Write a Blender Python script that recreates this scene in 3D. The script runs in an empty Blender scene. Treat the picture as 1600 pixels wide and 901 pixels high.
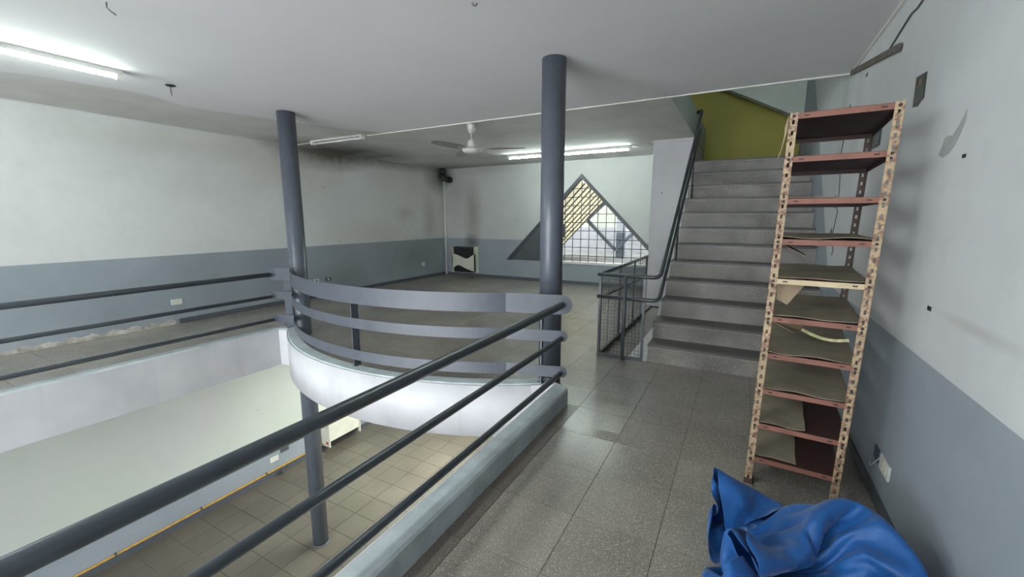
import bpy, bmesh, math, random
from mathutils import Vector, Matrix
from math import sin, cos, pi, sqrt, radians
R = random.Random(7)
S = bpy.context.scene
COL = S.collection
# ---------------------------------------------------------------- camera
cam = bpy.data.objects.new('camera', bpy.data.cameras.new('camera')); COL.objects.link(cam)
cam.data.sensor_width = 36.0; cam.data.lens = 36.0*662/1600; cam.data.clip_start = .02
cam.location = (0, 0, 1.6)
cam.rotation_euler = (radians(90-9.4), 0, radians(28.5))
S.camera = cam
# ---------------------------------------------------------------- world: overcast sky
W = bpy.data.worlds.new('sky'); S.world = W; W.use_nodes = True
bg = W.node_tree.nodes['Background']; bg.inputs[0].default_value = (.90, .95, 1.0, 1); bg.inputs[1].default_value = 6.5
# ---------------------------------------------------------------- added fill lamps, all out of view
SLAB_Z = -.355
def area(name, loc, rot, sx, sy, e, col):
    l = bpy.data.lights.new(name, 'AREA'); l.shape = 'RECTANGLE'; l.size = sx; l.size_y = sy; l.energy = e; l.color = col
    o = bpy.data.objects.new(name, l); COL.objects.link(o); o.location = loc; o.rotation_euler = rot; return o
area('ceiling_fill_behind', (-2.4, -1.6, 2.88), (0, 0, radians(90)), 2.4, .25, 50, (.93, 1, .95))  # fill added under the ceiling behind the camera, no fitting modelled
area('ceiling_fill_entrance', (-4.4, -3.6, 2.88), (0, 0, 0), 2.4, .25, 60, (.93, 1, .95))  # second added fill, further back and unseen
area('lower_storey_fill', (-4.2, 6.2, SLAB_Z-.06), (0, 0, 0), 2.4, 1.2, 150, (.95, 1, .93))  # unseen fill added under the slab to brighten the lower storey
S.view_settings.view_transform = 'Standard'; S.view_settings.look = 'None'; S.view_settings.gamma = 1
S.view_settings.use_curve_mapping = False; S.view_settings.exposure = 1.15
S.cycles.max_bounces = 10; S.cycles.diffuse_bounces = 6

# ---------------------------------------------------------------- dimensions (metres, taken off the photograph)
XL, XR, YF, YB, ZC, ZL = -7.55, .78, 9.82, -5.0, 2.95, -3.27
SLAB = -.355
VX0, VX1 = -5.40, -1.38            # sides of the opening in the floor
ACX, ACY, AR = -3.3, 5.88, 3.15    # bowed end of the opening

# ---------------------------------------------------------------- shader helper
class M:
    def __init__(s, name, rough=.6, metal=0, spec=.5):
        s.m = bpy.data.materials.new(name); s.m.use_nodes = True; s.t = s.m.node_tree; s.b = s.t.nodes['Principled BSDF']
        s.b.inputs['Roughness'].default_value = rough; s.b.inputs['Metallic'].default_value = metal
        s.b.inputs['Specular IOR Level'].default_value = spec
        s._pos = None
    def n(s, ty, **k):
        x = s.t.nodes.new(ty)
        for a, v in k.items():
            if a.startswith('i_'):
                key = a[2:]; key = int(key) if key.isdigit() else key
                s.put(x.inputs[key], v)
            else: setattr(x, a, v)
        return x
    def put(s, inp, v):
        if isinstance(v, bpy.types.NodeSocket): s.t.links.new(v, inp)
        elif isinstance(v, tuple) and len(v) == 3 and inp.type == 'RGBA': inp.default_value = (*v, 1)
        else: inp.default_value = v
    def pos(s):
        if not s._pos: s._pos = s.n('ShaderNodeNewGeometry').outputs['Position']
        return s._pos
    def obj(s): return s.n('ShaderNodeTexCoord').outputs['Object']
    def sep(s, v):
        x = s.n('ShaderNodeSeparateXYZ', i_0=v); return x.outputs
    def math(s, op, a, b=0.0, c=0.0, clamp=False):
        return s.n('ShaderNodeMath', operation=op, use_clamp=clamp, i_0=a, i_1=b, i_2=c).outputs[0]
    def noise(s, scale, detail=4, vec=None, rough=.55):
        return s.n('ShaderNodeTexNoise', i_Vector=vec or s.pos(), i_Scale=scale, i_Detail=float(detail), i_Roughness=rough).outputs['Fac']
    def ramp(s, fac, a, b, lo=0.0, hi=1.0):
        return s.n('ShaderNodeMapRange', clamp=True, i_0=fac, i_1=a, i_2=b, i_3=lo, i_4=hi).outputs[0]
    def mix(s, f, a, b, mode='MIX'):
        x = s.n('ShaderNodeMix', data_type='RGBA', blend_type=mode)
        s.put(x.inputs[0], f); s.put(x.inputs[6], a); s.put(x.inputs[7], b); return x.outputs[2]
    def blob(s, c, r):
        """soft elliptical mask round world point c with radii r"""
        d = s.n('ShaderNodeVectorMath', operation='SUBTRACT', i_0=s.pos(), i_1=c).outputs[0]
        d = s.n('ShaderNodeVectorMath', operation='DIVIDE', i_0=d, i_1=r).outputs[0]
        l = s.n('ShaderNodeVectorMath', operation='LENGTH', i_0=d).outputs['Value']
        return s.ramp(l, 1.0, 0.0)
    def color(s, c): s.put(s.b.inputs['Base Color'], c); return s
    def bump(s, h, dist=.002, st=.5):
        s.put(s.b.inputs['Normal'], s.n('ShaderNodeBump', i_Height=h, i_Distance=dist, i_Strength=st).outputs[0]); return s

def plain(name, c, rough=.6, metal=0, var=.06, scale=14, bump=0.0, spec=.5):
    m = M(name, rough, metal, spec); k = m.noise(scale, 5, m.obj())
    d = tuple(x*(1-var*2) for x in c); u = tuple(min(1, x*(1+var)) for x in c)
    m.color(m.mix(m.ramp(k, .3, .7), d, u))
    if bump: m.bump(m.noise(scale*6, 3, m.obj()), bump)
    return m.m

WHITE, DADO = (.58, .59, .585), (.285, .32, .355)
def wall_paint(name, white=WHITE, dado=DADO, stair=False, stains=(), green=None):
    m = M(name, .62); x, y, z = m.sep(m.pos())
    top = 1.05 if not stair else .95
    lim = top
    if stair:
        lim = m.math('MAXIMUM', top, m.math('MULTIPLY_ADD', m.math('SUBTRACT', y, 5.15), .87, .95))
    up = m.math('LESS_THAN', z, lim)                            # upper storey dado
    isup = m.math('GREATER_THAN', z, -.33)
    low = m.math('LESS_THAN', z, -2.43)
    f = m.math('MAXIMUM', m.math('MULTIPLY', up, isup), low)
    n1 = m.noise(.9, 6); n2 = m.noise(7, 6); n3 = m.noise(30, 3)
    wh = m.mix(m.ramp(n1, .35, .7), tuple(v*.88 for v in white), white)
    wh = m.mix(m.ramp(n2, .52, .75, 0, .35), wh, tuple(v*.80 for v in white))
    if green: wh = m.mix(m.math('MULTIPLY', m.math('SUBTRACT', 1.0, isup), m.ramp(m.noise(.5, 3), .35, .6, .3, .9)), wh, green)
    da = m.mix(m.ramp(n1, .3, .7), tuple(v*.86 for v in dado), tuple(v*1.07 for v in dado))
    da = m.mix(m.ramp(n2, .55, .8, 0, .3), da, tuple(v*1.25 for v in dado))
    # specks and nail holes
    vo = m.n('ShaderNodeTexVoronoi', i_Vector=m.pos(), i_Scale=1.7)
    sp = m.math('LESS_THAN', vo.outputs['Distance'], .024)
    c = m.mix(f, wh, da)
    c = m.mix(m.math('MULTIPLY', sp, .7), c, (.10, .09, .08))
    for (cc, rr, col, st) in stains:
        k = m.blob(cc, rr); k = m.math('MULTIPLY', k, m.ramp(n2, .25, .75, .78, 1.15)); k = m.math('MULTIPLY', k, st, clamp=True)
        c = m.mix(k, c, col)
    m.color(c); 
    m.bump(m.math('ADD', m.math('MULTIPLY', m.noise(3, 4), 1.0), m.math('MULTIPLY', n3, .15)), .006, .5)
    return m.m
SOOT = (.07, .062, .05); OCH = (.34, .30, .22)
m_wl = wall_paint('paint_wall_left', (.66, .665, .65), green=(.58, .63, .54), stains=[
    ((XL, 6.0, 3.0), (.6, 1.5, .50), SOOT, 1.5), ((XL, 7.4, 3.0), (.5, 3.0, .30), SOOT, 1.0), ((XL, 9.8, 2.75), (.6, .9, .6), SOOT, 1.0), ((XL, 5.2, 2.6), (.5, 1.5, .7), OCH, .35),
    ((XL, 8.2, 1.72), (.5, .45, .28), OCH, .45), ((XL, 9.2, 1.5), (.5, .35, .9), (.28, .27, .24), .5), ((XL, 7.2, 1.2), (.5, 1.5, .5), OCH, .25),
    ((XL, 6.2, .25), (.5, .9, .55), (.16, .16, .16), .45), ((XL, 8.6, .7), (.5, .9, .5), (.13, .14, .14), .5), ((XL, 3.5, 2.7), (.5, 1.8, .3), OCH, .25),
    ((XL, 1.5, -1.0), (.5, 1.6, .10), (.33, .31, .27), .5)])
m_wf = wall_paint('paint_wall_far', (.49, .50, .49), stains=[
    ((-7.1, YF, 2.3), (.8, .5, .8), (.22, .21, .19), .4), ((-6.55, YF, 1.75), (.35, .5, 1.1), (.19, .17, .13), .7),
    ((-6.6, YF, .95), (.32, .5, .3), SOOT, .9), ((-7.5, YF, 2.75), (.45, .5, .35), SOOT, .95), ((-6.2, YF, 2.9), (1.6, .5, .2), (.25, .24, .22), .45)])
m_wr = wall_paint('paint_wall_right', (.61, .62, .625), stair=True, stains=[
    ((XR, 3.4, 2.55), (.5, 1.5, .45), (.42, .42, .41), .5), ((XR, 2.15, 1.19), (.5, .46, .035), (.38, .37, .35), .6),
    ((XR, 4.8, 2.3), (.5, .25, .9), (.36, .40, .37), .45), ((XR, 5.5, 2.6), (.5, .25, 1.0), (.33, .37, .34), .5)])
m_patch = plain('bare_plaster', (.36, .37, .36), .8, var=.08)
m_white = wall_paint('paint_plain_white', (.62, .62, .64), (.62, .62, .64))
m_white2 = wall_paint('paint_partition', (.60, .60, .62), (.60, .60, .62))
m_ledge = plain('ledge_white', (.82, .82, .82), .6)
m_green = wall_paint('paint_pale_green', (.50, .56, .50), (.50, .56, .50))
def fascia_mat():
    m = M('paint_fascia', .55); n = m.noise(2.2, 6); c = m.mix(m.ramp(n, .35, .65), (.42, .42, .435), (.50, .50, .515))
    v = m.n('ShaderNodeMapping', i_0=m.pos(), i_3=(9, 9, .8)).outputs[0]
    k = m.ramp(m.noise(1.0, 4, v), .60, .78, 0, .35); c = m.mix(k, c, (.33, .33, .345))
    m.color(c); m.bump(m.noise(5, 5), .004, .5); return m.m
m_fascia = fascia_mat()
m_curb = plain('curb_paint', (.42, .47, .49), .5, var=.12, scale=6, bump=.002)
def ceil_mat():
    m = M('paint_ceiling', .75); x, y, z = m.sep(m.pos()); n = m.noise(.7, 5); n2 = m.noise(2.0, 5)
    c = m.mix(m.ramp(n, .3, .7), (.66, .655, .655), (.72, .715, .715))
    # older unwashed paint along the left wall, with a wavy edge; same darker tone beyond the cable strip
    w = m.noise(.55, 2)
    e = m.math('ADD', m.math('MULTIPLY', m.math('SUBTRACT', w, .5), 1.3), m.math('MULTIPLY_ADD', m.math('MAXIMUM', m.math('SUBTRACT', y, 3.2), 0.0), .42, -6.05))
    k = m.ramp(m.math('SUBTRACT', e, x), -.02, .05)
    k = m.math('MAXIMUM', k, m.ramp(y, 5.27, 5.29))
    c = m.mix(k, c, m.mix(m.ramp(n2, .3, .7), (.51, .50, .475), (.60, .59, .565)))
    for cc, rr, st in [((-7.4, 6.3, ZC), (1.4, 1.9, .6), 1.3), ((-7.4, 9.6, ZC), (1.5, 1.5, .5), .7), ((-5.5, 9.7, ZC), (2, .7, .5), .5)]:
        c = m.mix(m.math('MULTIPLY', m.math('MULTIPLY', m.blob(cc, rr), m.ramp(n2, .3, .7, .6, 1.3)), st, clamp=True), c, (.09, .085, .075))
    m.color(c); m.bump(m.noise(4, 5), .004, .4); return m.m
m_ceil = ceil_mat()
m_yellow = plain('yellow_wall_paint', (.27, .245, .03), .6, var=.06, scale=2)
m_base = plain('baseboard_paint', (.085, .095, .11), .45, var=.1)
def metal_grey(name, c, rough=.32):
    m = M(name, rough, 0, .6); n = m.noise(6, 5); n2 = m.noise(60, 3)
    col = m.mix(m.ramp(n, .3, .7), tuple(v*.85 for v in c), tuple(v*1.12 for v in c))
    col = m.mix(m.ramp(n2, .72, .78, 0, .35), col, tuple(v*1.8 for v in c))
    m.color(col); m.bump(n2, .0008, .3); return m.m
m_pipe = metal_grey('grey_enamel', (.068, .082, .098), .3)
m_band = metal_grey('light_grey_enamel', (.068, .076, .093), .42)
m_hand = metal_grey('handrail_enamel', (.040, .047, .057), .36)
m_colm = metal_grey('column_enamel', (.085, .097, .12), .33)
m_darkm = metal_grey('dark_enamel', (.035, .038, .044), .4)
def terrazzo(name, a, b, rough, spk=.5):
    m = M(name, rough, 0, .75); oi = m.n('ShaderNodeObjectInfo').outputs['Random']
    n = m.noise(1.3, 5); c = m.mix(m.ramp(n, .3, .7), a, b)
    c = m.mix(m.ramp(oi, 0, 1, 0, .35), c, tuple(v*.72 for v in a))
    v1 = m.n('ShaderNodeTexVoronoi', i_Vector=m.pos(), i_Scale=165.0)
    r, g, bb = m.sep(v1.outputs['Color'])
    k = m.math('MULTIPLY', m.math('GREATER_THAN', r, .72), m.math('LESS_THAN', v1.outputs['Distance'], .45))
    c = m.mix(m.math('MULTIPLY', k, spk), c, tuple(min(1, v*2.4) for v in b))
    k2 = m.math('MULTIPLY', m.math('LESS_THAN', r, .16), m.math('LESS_THAN', v1.outputs['Distance'], .4))
    c = m.mix(m.math('MULTIPLY', k2, spk), c, tuple(v*.45 for v in a))
    st = m.noise(1.7, 7, rough=.6); c = m.mix(m.ramp(st, .45, .75, 0, .3), c, tuple(v*1.25 for v in b))
    m.color(c); return m.m
m_tile = terrazzo('terrazzo_tile', (.215, .195, .166), (.30, .275, .237), .25)
m_tile_edge = terrazzo('terrazzo_edge_strip', (.12, .10, .085), (.17, .148, .125), .36)
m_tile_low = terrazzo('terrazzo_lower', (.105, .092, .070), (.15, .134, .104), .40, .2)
m_joint = plain('tile_joint', (.05, .047, .042), .8)
m_joint_low = plain('tile_joint_lower', (.085, .078, .062), .8)
def step_mat(name, a, b, rough=.5):
    m = M(name, rough); x, y, z = m.sep(m.pos())
    n = m.noise(1.8, 6); c = m.mix(m.ramp(n, .32, .68), a, b); v1 = m.noise(160, 2)
    c = m.mix(m.ramp(v1, .58, .66, 0, .45), c, tuple(min(1, v*1.9) for v in b)); c = m.mix(m.ramp(v1, .42, .34, 0, .4), c, tuple(v*.5 for v in a))
    m.color(c); return m.m
m_riser = step_mat('granite_riser', (.115, .105, .095), (.29, .268, .245))
m_tread = step_mat('worn_tread', (.055, .052, .048), (.10, .094, .088), .4)
m_nose = step_mat('nosing_edge', (.20, .19, .18), (.34, .32, .30), .35)
m_whitepl = plain('white_plastic', (.68, .67, .62), .4, var=.03)
m_cream = plain('cream_enamel', (.66, .65, .55), .35, var=.05, scale=4)
m_black = plain('black_enamel', (.012, .012, .013), .45)
m_fan = plain('fan_enamel', (.56, .56, .53), .35, var=.08)
m_blade = plain('fan_blade_dusty', (.24, .23, .21), .45, var=.15)
m_yel = plain('yellow_gas_pipe', (.70, .38, .04), .5, var=.12)
m_wood = plain('raw_wood', (.13, .11, .09), .8, var=.25, scale=20)
def glow(name, c, s):
    m = bpy.data.materials.new(name); m.use_nodes = True; t = m.node_tree; e = t.nodes.new('ShaderNodeEmission')
    e.inputs[0].default_value = (*c, 1); e.inputs[1].default_value = s; t.links.new(e.outputs[0], t.nodes['Material Output'].inputs[0]); return m
m_tube = glow('lit_tube', (.84, 1.0, .92), 48)
m_tube_off = plain('dark_tube', (.75, .76, .76), .2)
def rust(name, base, spots, amt, scale=38):
    m = M(name, .6); o = m.obj(); n = m.noise(scale, 6, o, .65); n2 = m.noise(9, 4, o)
    c = m.mix(m.ramp(n2, .3, .7), tuple(v*.8 for v in base), tuple(v*1.1 for v in base))
    c = m.mix(m.ramp(n, amt, amt+.07), c, spots); c = m.mix(m.ramp(n, amt+.12, amt+.2), c, (.05, .03, .02))
    m.color(c); m.bump(n, .0015, .5); return m.m
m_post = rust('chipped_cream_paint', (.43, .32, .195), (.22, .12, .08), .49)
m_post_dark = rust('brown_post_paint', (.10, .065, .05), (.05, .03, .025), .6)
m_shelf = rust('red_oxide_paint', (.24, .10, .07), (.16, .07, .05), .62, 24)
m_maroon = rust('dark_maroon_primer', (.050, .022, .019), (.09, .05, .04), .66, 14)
m_shelf_c = rust('cream_over_oxide_paint', (.56, .45, .28), (.34, .13, .085), .60, 16)
def card_mat(name, a, b):
    m = M(name, .8); o = m.obj(); n = m.noise(4, 6, o); m.color(m.mix(m.ramp(n, .3, .7), a, b)); m.bump(m.noise(16, 5, o), .004, .6); return m.m
m_card = card_mat('dusty_cardboard', (.20, .165, .115), (.33, .28, .20))
m_card2 = card_mat('bare_cardboard', (.30, .22, .14), (.40, .30, .20))
def tarp_mat():
    m = M('blue_tarp', .5, 0, .35); n = m.noise(5, 6, m.obj()); m.color(m.mix(m.ramp(n, .3, .7), (.004, .055, .20), (.006, .095, .32)))
    m.bump(m.math('ADD', m.noise(30, 4, m.obj()), m.math('MULTIPLY', m.noise(9, 4, m.obj()), 2.0)), .006, .5)
    m.put(m.b.inputs['Sheen Weight'], .15); return m.m
m_tarp = tarp_mat()
def sheet_mat():
    m = bpy.data.materials.new('translucent_cream_sheet'); m.use_nodes = True; t = m.node_tree; b = t.nodes['Principled BSDF']; b.inputs['Base Color'].default_value = (.42, .39, .31, 1)
    tr = t.nodes.new('ShaderNodeBsdfTranslucent'); tr.inputs[0].default_value = (.50, .46, .36, 1); mx = t.nodes.new('ShaderNodeMixShader'); mx.inputs[0].default_value = .6
    t.links.new(b.outputs[0], mx.inputs[1]); t.links.new(tr.outputs[0], mx.inputs[2]); t.links.new(mx.outputs[0], t.nodes['Material Output'].inputs[0]); return m
def glass_mat():
    m = bpy.data.materials.new('window_glass'); m.use_nodes = True; t = m.node_tree; t.nodes.remove(t.nodes['Principled BSDF'])
    tr = t.nodes.new('ShaderNodeBsdfTransparent'); tr.inputs[0].default_value = (.93, .95, .94, 1); g = t.nodes.new('ShaderNodeBsdfGlossy'); g.inputs['Roughness'].default_value = .02
    fr = t.nodes.new('ShaderNodeFresnel'); fr.inputs[0].default_value = 1.35; mx = t.nodes.new('ShaderNodeMixShader')
    t.links.new(fr.outputs[0], mx.inputs[0]); t.links.new(tr.outputs[0], mx.inputs[1]); t.links.new(g.outputs[0], mx.inputs[2]); t.links.new(mx.outputs[0], t.nodes['Material Output'].inputs[0]); return m
m_glass = glass_mat()

# ---------------------------------------------------------------- mesh helpers
def box(bm, x0, x1, y0, y1, z0, z1, mi=0):
    v = [bm.verts.new(p) for p in ((x0,y0,z0),(x1,y0,z0),(x1,y1,z0),(x0,y1,z0),(x0,y0,z1),(x1,y0,z1),(x1,y1,z1),(x0,y1,z1))]
    for q in ((3,2,1,0),(4,5,6,7),(0,1,5,4),(1,2,6,5),(2,3,7,6),(3,0,4,7)):
        f = bm.faces.new([v[i] for i in q]); f.material_index = mi
    return v
def prism(bm, pts, d, mi=0):
    """extrude polygon pts (3-D, planar) by vector d"""
    d = Vector(d); a = [bm.verts.new(p) for p in pts]; b = [bm.verts.new(Vector(p)+d) for p in pts]; n = len(pts)
    fs = [bm.faces.new(a), bm.faces.new(b[::-1])]
    for i in range(n): fs.append(bm.faces.new((a[i], b[i], b[(i+1)%n], a[(i+1)%n])))
    for f in fs: f.material_index = mi
def bar(bm, p, q, w, h, up=(0,0,1)):
    p, q = Vector(p), Vector(q); d = (q-p).normalized(); u = Vector(up); s = d.cross(u).normalized()*w/2; t = s.normalized().cross(d).normalized()*h/2
    prism(bm, [p+s+t, p-s+t, p-s-t, p+s-t], q-p)
def tube(bm, pts, r, n=12, cap=True, smooth=True):
    pts = [Vector(p) for p in pts]; rs = r if isinstance(r, (list, tuple)) else [r]*len(pts); rings = []; prev = None
    for i, p in enumerate(pts):
        d = ((pts[min(i+1, len(pts)-1)]-p).normalized() + (p-pts[max(i-1, 0)]).normalized()).normalized()
        if prev is None:
            a = Vector((0,0,1)) if abs(d.z) < .9 else Vector((1,0,0)); u = d.cross(a).normalized()
        else: u = (prev - d*prev.dot(d)).normalized()
        prev = u; w = d.cross(u)
        rings.append([bm.verts.new(p+(u*cos(2*pi*k/n)+w*sin(2*pi*k/n))*rs[i]) for k in range(n)])
    for a, b in zip(rings, rings[1:]):
        for k in range(n):
            f = bm.faces.new((a[k], a[(k+1)%n], b[(k+1)%n], b[k])); f.smooth = smooth
    if cap: bm.faces.new(rings[0][::-1]); bm.faces.new(rings[-1])
def lathe(bm, prof, c, n=24):
    rings = []
    for (r, z) in prof: rings.append([bm.verts.new((c[0]+r*cos(2*pi*k/n), c[1]+r*sin(2*pi*k/n), c[2]+z)) for k in range(n)])
    for a, b in zip(rings, rings[1:]):
        for k in range(n): f = bm.faces.new((a[k], a[(k+1)%n], b[(k+1)%n], b[k])); f.smooth = True
    bm.faces.new(rings[0][::-1]); bm.faces.new(rings[-1])
def obj(name, bm, mat, parent=None, bevel=0, loc=None, fix=True):
    if fix: bmesh.ops.recalc_face_normals(bm, faces=bm.faces)
    me = bpy.data.meshes.new(name); bm.to_mesh(me); bm.free()
    for m in (mat if isinstance(mat, (list, tuple)) else [mat]): me.materials.append(m)
    o = bpy.data.objects.new(name, me); COL.objects.link(o)
    if loc: o.location = loc
    if parent: o.parent = parent
    if bevel:
        b = o.modifiers.new('bevel', 'BEVEL'); b.width = bevel; b.segments = 2; b.limit_method = 'ANGLE'
    return o
def thing(name, label, cat, loc=(0,0,0), group=None, rz=0):
    o = bpy.data.objects.new(name, None); COL.objects.link(o); o.location = loc; o.rotation_euler = (0, 0, rz); o.empty_display_size = .1
    o['label'] = label; o['category'] = cat
    if group: o['group'] = group
    return o
def tag(o, label, cat, group=None, kind=None):
    o['label'] = label; o['category'] = cat
    if group: o['group'] = group
    if kind: o['kind'] = kind
    return o
def struct(name, bm, mat, label, bevel=0):
    o = obj(name, bm, mat, None, bevel); o['kind'] = 'structure'; o['label'] = label; return o
def NB(): return bmesh.new()
def local(bm, loc):
    """world-built mesh -> local coordinates of a thing standing at loc"""
    bmesh.ops.translate(bm, verts=bm.verts, vec=-Vector(loc)); return bm
def part(name, bm, mat, root, bevel=0, sub=None):
    """a part built in world coordinates under root (an unrotated Empty); sub = parent part"""
    local(bm, root.location); return obj(name, bm, mat, sub or root, bevel)

# ================================================================ STRUCTURE
T = .25
bm = NB(); box(bm, XL-T, XL, YB, YF+T, ZL-.2, ZC+.5); struct('wall_left', bm, m_wl, 'long left wall, white over a grey painted dado, sooty near the ceiling')
# far wall with the triangular window hole: apex (-3.46, 2.64), base z .52
AX, AZ, BZ = -3.46, 2.64, .52; BL, BR = -5.50, -1.40
GX = -4.15                                      # left of this the triangle is boarded
bm = NB()
def fw(pts, d=(0, T, 0)): prism(bm, [(x, YF, z) for x, z in pts], d)
fw([(XL, ZL-.2), (XR+T, ZL-.2), (XR+T, BZ), (XL, BZ)])
fw([(XL, BZ), (BL, BZ), (AX, AZ), (AX, ZC+.5), (XL, ZC+.5)])
fw([(BR, BZ), (XR+T, BZ), (XR+T, ZC+.5), (AX, ZC+.5), (AX, AZ)])
struct('wall_far', bm, m_wf, 'far wall, white over grey dado, around the triangular window')
bm = NB(); box(bm, XR, XR+T, YB, YF, ZL-.2, ZC+.5); box(bm, XR, XR+T, 4.4, YF, ZC+.5, 5.6)
struct('wall_right', bm, m_wr, 'right wall, white over a grey dado that steps up along the stairs')
# front wall behind the camera: big windows on both storeys
bm = NB()
for x0, x1, z0, z1 in ((XL, XR, ZL, ZL+.5), (XL, XR, -.8, .8), (XL, XR, 2.4, ZC+.5), (XL, XL+.9, ZL, ZC), (XR-.9, XR, ZL, ZC), (-3.6, -3.2, ZL, ZC)):
    box(bm, x0, x1, YB-.2, YB, z0, z1)
struct('wall_front', bm, m_white, 'street front wall with tall window openings')
# yellow wall above and beside the landing, and the shell of the stairwell
bm = NB(); box(bm, -.86, XR, YF-.02, YF, 2.50, ZC+.42); box(bm, -2.2, XR, YF-.02, YF, ZC+.42, 5.6); struct('wall_landing', bm, m_yellow, 'olive yellow wall behind the stair landing')
bm = NB(); prism(bm, [(-.95, YF-.30, 4.28), (XR, YF-.30, 3.36), (XR, YF-.30, 5.5), (-.95, YF-.30, 5.5)], (0, .27, 0))
struct('trim_1', bm, m_green, 'pale green slanted soffit above the yellow wall')
bm = NB(); box(bm, -2.4, -2.2, 4.4, YF, ZC+.42, 5.6); box(bm, -2.4, XR, 4.2, 4.4, ZC+.42, 4.9); box(bm, -2.4, XR, 4.2, 4.4, 5.3, 5.6); struct('wall_upper', bm, m_green, 'pale green walls of the floor above the stairs')  # gap high in the front wall added to let sky light in
bm = NB(); box(bm, -2.4, XR+T, 4.2, YF+T, 5.6, 5.75); struct('ceiling_upper', bm, m_green, 'ceiling over the stairwell')
# ceiling with the stair opening
OX, OY = -.85, 5.30
bm = NB(); ct = ZC+.42
box(bm, XL, XR, YB, OY, ZC, ct); box(bm, XL, OX, OY, YF, ZC, ct); struct('ceiling', bm, m_ceil, 'off-white plaster ceiling with grey grimy patches along the left wall')
bm = NB(); box(bm, OX, OX+.004, OY, YF, ZC+.003, ct); struct('trim_2', bm, m_green, 'pale green edge of the stair opening in the ceiling')
# partition wall left of the stairs
bm = NB(); box(bm, -1.52, -.86, 8.05, YF, ZL, ZC); struct('wall_partition', bm, m_white2, 'white partition wall beside the stairs')
bm = NB(); box(bm, -1.54, -.86, 8.03, 8.05, ZC-.05, ZC); struct('trim_3', bm, m_ceil, 'thin white moulding on top of the partition')

# ---- floor slab of the upper storey
def arcpt(r, x): return ACY - sqrt(r*r-(x-ACX)**2)
def arc(r, xa, xb, n): return [(xa+(xb-xa)*i/n, arcpt(r, xa+(xb-xa)*i/n)) for i in range(n+1)]
YM = 4.76
edge = [(VX0, YB), (VX0, 3.37), (-5.28, 3.40)] + arc(AR, -5.12, -1.46, 36) + [(VX1, 3.36), (VX1, YB)]
bm = NB(); zt, zb = -.012, SLAB
def slab(pts): prism(bm, [(x, y, zt) for x, y in pts], (0, 0, zb-zt))
slab([(XL, YB)] + edge + [(XR, YB), (XR, YM), (XL, YM)])
slab([(XL, YM), (-1.41, YM), (-1.41, YF), (XL, YF)])
slab([(-1.41, 8.05), (-1.02, 8.05), (-1.02, YF), (-1.41, YF)])
slab([(-1.02, YM), (XR, YM), (XR, YF), (-1.02, YF)])
floor = struct('floor', bm, m_joint, 'upper storey floor laid with grey terrazzo tiles')
# white fascia round the opening (thin plaster skin, smooth along the bow)
ZK = .14
bm = NB(); prev = None; vs = []
for (x, y) in edge: vs.append((bm.verts.new((x, y, ZK-.012)), bm.verts.new((x, y, zb-.004))))
# small inward offset ring for thickness
off = [(VX0+.012, YB), (VX0+.012, 3.355), (-5.27, 3.388)] + arc(AR+.012, -5.11, -1.465, 36) + [(VX1-.012, 3.345), (VX1-.012, YB)]
vo = [(bm.verts.new((x, y, ZK-.012)), bm.verts.new((x, y, zb-.004))) for x, y in off]
for i in range(len(edge)-1):
    sm = 3 <= i <= 37
    for q in ((vo[i][0], vo[i+1][0], vo[i+1][1], vo[i][1]), (vs[i][0], vs[i][1], vs[i+1][1], vs[i+1][0]), (vs[i][0], vs[i+1][0], vo[i+1][0], vo[i][0]), (vs[i][1], vo[i][1], vo[i+1][1], vs[i+1][1])):
        f = bm.faces.new(q)
        f.smooth = sm and (q[0] in vo[i])
struct('trim_4', bm, m_fascia, 'white plaster edge of the floor opening, bowed at its far end')
# curb round the opening
ZK = .14
inner = [(VX0-.14, YB), (VX0-.14, 3.50), (-5.40, 3.56)] + arc(AR-.14, -5.16, -1.50, 36) + [(-1.24, 3.30), (-1.24, YB)]
outer = [(VX0+.002, YB), (VX0+.002, 3.368), (-5.279, 3.398)] + arc(AR+.002, -5.119, -1.461, 36) + [(VX1-.002, 3.358), (VX1-.002, YB)]
bm = NB(); prof = []
def inset(a, b, t): return (a[0]+(b[0]-a[0])*t, a[1]+(b[1]-a[1])*t)
rows = []
for o_, i_ in zip(outer, inner):
    p1 = inset(o_, i_, .10); p2 = inset(o_, i_, .92)
    rows.append([bm.verts.new((*o_, -.005)), bm.verts.new((*o_, ZK-.02)), bm.verts.new((*p1, ZK)), bm.verts.new((*p2, ZK)), bm.verts.new((*i_, ZK-.014)), bm.verts.new((*i_, -.011))])
for a, b in zip(rows, rows[1:]):
    for k in range(5): bm.faces.new((a[k], b[k], b[k+1], a[k+1]))
    bm.faces.new((a[5], b[5], b[0], a[0]))
bm.faces.new(rows[0]); bm.faces.new(rows[-1][::-1])
struct('trim_5', bm, [m_curb], 'low grey painted curb round the floor opening')

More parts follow.
